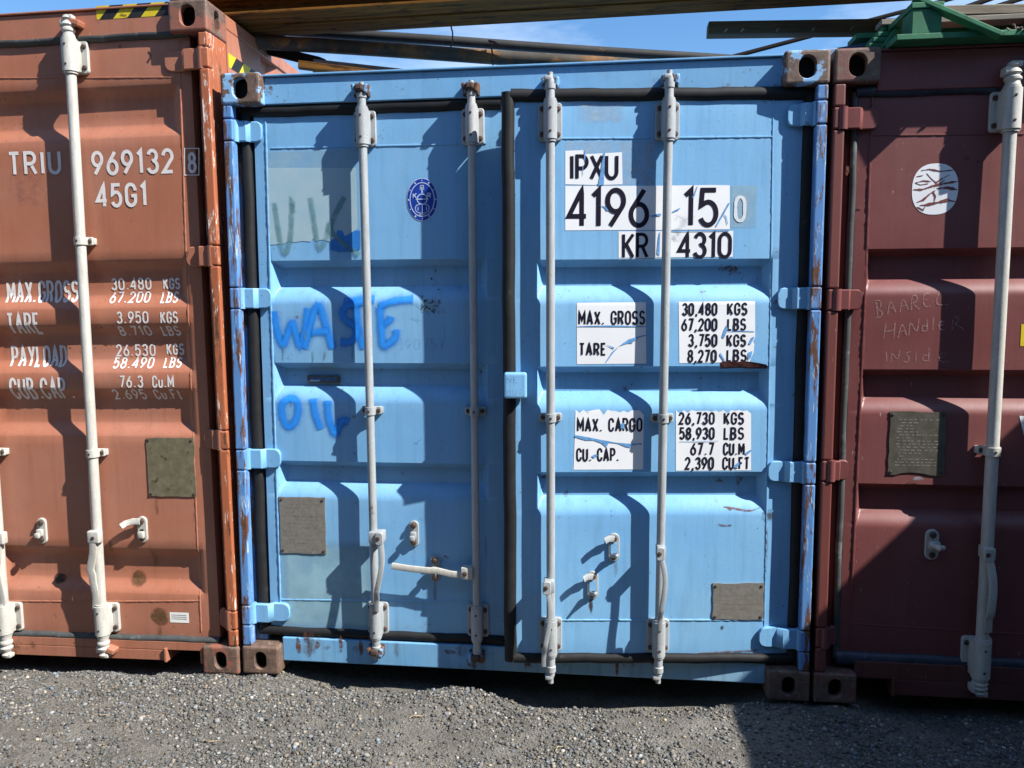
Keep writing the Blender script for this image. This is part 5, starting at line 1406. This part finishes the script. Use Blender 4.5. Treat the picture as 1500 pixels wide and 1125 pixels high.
def loose(A, B, w_, t):
    A, B = Vector(A), Vector(B); d = B-A; mb = MB(); mb.box(0, d.length, -w_/2, w_/2, -t/2, t/2, .003)
    x = d.normalized(); y = (Vector((0, 1, 0))-x*x.y).normalized(); z = x.cross(y); Mx = Matrix.Identity(4)
    for i in range(3): Mx[i][0], Mx[i][1], Mx[i][2], Mx[i][3] = x[i], y[i], z[i], A[i]
    o = mb.build('loose_board', 'green', pl); o.matrix_world = Mx; return o
loose(U(1338, -2, -.02), U(1466, 53, -.08), .046, .018)
for k in range(4): board(PX0-.050+.026*k, PX0+.045, .10+.03*k, .60, PZ+.024+.030*k, PZ+.043+.030*k, name='slat')
loose(U(1294, 72, .07), U(1326, 24, .26), .035, .020)
mb = MB(); rg = random.Random(9)
c = U(1475, 48, -.03)
for k in range(26):
    p = c+Vector((rg.uniform(-.055, .06), rg.uniform(-.02, .03), rg.uniform(-.012, .012))); 
    mb.tube([p, p+Vector((rg.uniform(-.03, .03), rg.uniform(-.02, .02), rg.uniform(-.006, .012)))], .005, 5)
tag(mb.build('wood_splinters', 'wood_splinter' if 'wood_splinter' in M else 'flat_rust'), 'heap of pale splintered wood on the green pallet front board', 'splinters')

# ================================================================= ground
def gnoise(x, y):
    return (np.sin(x*2.1+1.3)*np.sin(y*3.3+.4)*.010+np.sin(x*5.7+2.1+.8*np.sin(y*4))*np.sin(y*6.1+1.7)*.008+np.sin(x*13.1+1.3*np.sin(y*7))*np.sin(y*15.7+2+np.sin(x*5))*.0055+np.sin(x*29+2*np.sin(y*11))*np.sin(y*27+1.5*np.sin(x*9))*.003)
def ground_z(x, y):
    z = gnoise(x, y)-0.004
    t = np.clip((y+.13+.05*np.sin(x*4.3+.8)+.03*np.sin(x*11))/.17, 0, 1); t = t*t*(3-2*t)
    near = np.zeros_like(np.asarray(x, dtype=float))
    for c in (-2.37, -.10, .09, 2.35, 2.54, 4.8): near = np.maximum(near, np.exp(-((x-c)/.16)**2))
    dip = .075+.035*np.exp(-((x-1.5)/.6)**2)-.02*np.exp(-((x+.6)/.5)**2)
    return z-dip*t*(1-.85*near)
xs = np.concatenate([[-150, -60, -25, -10, -5], np.arange(-2.6, 5.4, .025), [7, 12, 30, 70, 150]])
ys = np.concatenate([[-150, -60, -25, -10, -5, -3.5], np.arange(-1.6, .5, .025), [1.5, 5, 13, 30, 80, 200]])
X, Y = np.meshgrid(xs, ys); Z = ground_z(X, Y)
n = len(xs)
mb = MB(); mb.v = list(zip(X.ravel().tolist(), Y.ravel().tolist(), Z.ravel().tolist())); mb.uv = [(0, 1)]*len(mb.v)
mb.f = [[j*n+i, j*n+i+1, (j+1)*n+i+1, (j+1)*n+i] for j in range(len(ys)-1) for i in range(n-1)]; mb.m = [0]*len(mb.f); mb.sm = [True]*len(mb.f)
def gravel_mat():
    m, t, b = nodes_of('gravel soil')
    a = noise(t, (1, 1, 1), 3, 8, 0.7); f = noise(t, (1, 1, 1), 160, 6, 0.75)
    c = mix(t, ramp(t, a, 0.35, 0.65), (0.078, 0.071, 0.060), (0.175, 0.162, 0.140))
    c = mix(t, ramp(t, f, 0.35, 0.7), mix(t, 0.45, c, (0.04, 0.038, 0.035)), c)
    v = N(t, 'ShaderNodeTexVoronoi'); v.inputs['Scale'].default_value = 130
    cc = N(t, 'ShaderNodeTexCoord'); t.links.new(cc.outputs['Object'], v.inputs['Vector'])
    c = mix(t, ramp(t, v.outputs['Color'], 0.2, 0.9, 0, 0.35), c, (0.30, 0.29, 0.27))
    t.links.new(c, b.inputs['Base Color']); b.inputs['Roughness'].default_value = 0.95; b.inputs['Specular IOR Level'].default_value = 0.15
    n1 = bump(t, b, v.outputs['Distance'], 0.7, 0.006)
    bump(t, b, f, 0.6, 0.006, n1); return m
M['soil'] = gravel_mat()
tag(mb.build('ground', 'soil', recalc=False), kind='structure')
# loose stones
rng = np.random.default_rng(5)
b = bmesh.new(); bmesh.ops.create_icosphere(b, subdivisions=1, radius=1); b.verts.index_update()
iv = np.array([v.co[:] for v in b.verts]); ifc = np.array([[v.index for v in f.verts] for f in b.faces]); b.free()
def stones(n, xr, yr, smin, smax, power, seed):
    r = np.random.default_rng(seed)
    px = r.uniform(*xr, n); py = r.uniform(*yr, n)
    dens = np.clip(.5+.55*np.sin(px*3.1+np.sin(py*5)*1.4)*np.sin(py*7.3+px*1.7)+.4*np.sin(px*9.7+np.sin(py*13)*1.2)*np.sin(py*17+px*3), 0, 1)
    keep = r.random(n) < .12+.88*dens
    px, py = px[keep], py[keep]; n = len(px)
    s = smin+(smax-smin)*r.random(n)**power
    sc = np.stack([s*r.uniform(.75, 1.35, n), s*r.uniform(.7, 1.2, n), s*r.uniform(.45, .85, n)], 1)
    ang = r.uniform(0, 2*np.pi, n); tilt = r.uniform(-.5, .5, n)
    V = iv[None]*(1+r.uniform(-.24, .24, (n, len(iv), 1)))*sc[:, None]
    ca, sa, ct, st = np.cos(ang)[:, None], np.sin(ang)[:, None], np.cos(tilt)[:, None], np.sin(tilt)[:, None]
    x, y, z = V[..., 0], V[..., 1], V[..., 2]
    x, z = x*ct-z*st, x*st+z*ct
    x, y = x*ca-y*sa, x*sa+y*ca
    zz = ground_z(px, py)+sc[:, 2]*r.uniform(.1, .8, n)
    V = np.stack([x+px[:, None], y+py[:, None], z+zz[:, None]], -1)
    g = np.clip(r.lognormal(-2.02, .47, n), .035, .46)
    warm = r.normal(0, .085, n)
    g = np.where(r.random(n) < .012, np.minimum(g*2.0, .6), g)
    col = np.stack([g*(1.02+warm), g*.985, g*(.92-warm)], 1)
    return V, col
VV, CCs = [], []
for a in ((60000, (-1.5, 4.2), (-1.0, .10), .0018, .0042, 1.4, 1), (42000, (-1.5, 4.2), (-1.0, .08), .0038, .0090, 1.5, 2), (1500, (-1.5, 4.2), (-1.0, -.02), .007, .0130, 2.3, 3), (70, (-1.5, 4.2), (-1.0, -.1), .012, .018, 2.0, 6), (9000, (-2.6, 5.2), (-3.0, -1.0), .003, .010, 1.8, 4)):
    V, c = stones(*a); VV.append(V); CCs.append(c)
V = np.concatenate(VV); c = np.concatenate(CCs); ns, nv = V.shape[:2]
F = (ifc[None]+(np.arange(ns)*nv)[:, None, None]).reshape(-1, 3)
me = bpy.data.meshes.new('loose_gravel')
me.vertices.add(ns*nv); me.vertices.foreach_set('co', V.reshape(-1).astype(np.float32))
me.loops.add(F.size); me.loops.foreach_set('vertex_index', F.reshape(-1).astype(np.int32))
me.polygons.add(len(F)); me.polygons.foreach_set('loop_start', (np.arange(len(F))*3).astype(np.int32))
me.update(calc_edges=True)
at_ = me.color_attributes.new('stone', 'FLOAT_COLOR', 'POINT')
cc = np.ones((ns*nv, 4), np.float32); cc[:, :3] = np.repeat(c, nv, 0); at_.data.foreach_set('color', cc.ravel())
m, t, bs = nodes_of('stone')
av = N(t, 'ShaderNodeVertexColor'); av.layer_name = 'stone'
sp = noise(t, (1, 1, 1), 320, 3, .6)
t.links.new(mix(t, ramp(t, sp, .35, .65, 0, .4), av.outputs[0], (.06, .058, .055)), bs.inputs['Base Color']); bs.inputs['Roughness'].default_value = .85; bs.inputs['Specular IOR Level'].default_value = .25
me.materials.append(m)
go = bpy.data.objects.new('loose_gravel', me); C.collection.objects.link(go)
tag(go, 'grey loose gravel scattered over the yard in front of the containers', 'gravel', kind='stuff')

rg = random.Random(31)
for k, (px, py, ln, an) in enumerate(((612, 1050, .07, .6), (930, 1060, .05, 2.2), (310, 1082, .06, .2), (1010, 1040, .05, 1.2), (150, 1050, .05, 2.8), (820, 1100, .06, .9))):
    q = UZ(px, py, .0); z = float(ground_z(np.array(q.x), np.array(q.y)))+.008
    d = Vector((math.cos(an), math.sin(an), 0)); sd_ = Vector((-d.y, d.x, 0))
    mb = MB(); mb.tube([q+d*ln*(i/5-.5)+sd_*(.006*math.sin(i*1.3+k))+Vector((0, 0, z+.003*math.sin(i))) for i in range(6)], [.0012, .0018, .002, .0019, .0015, .0009], 6)
    tag(mb.build('dry_straw', 'straw'), 'short dry pale straw lying on the gravel', 'straw', 'dry straws on the gravel')
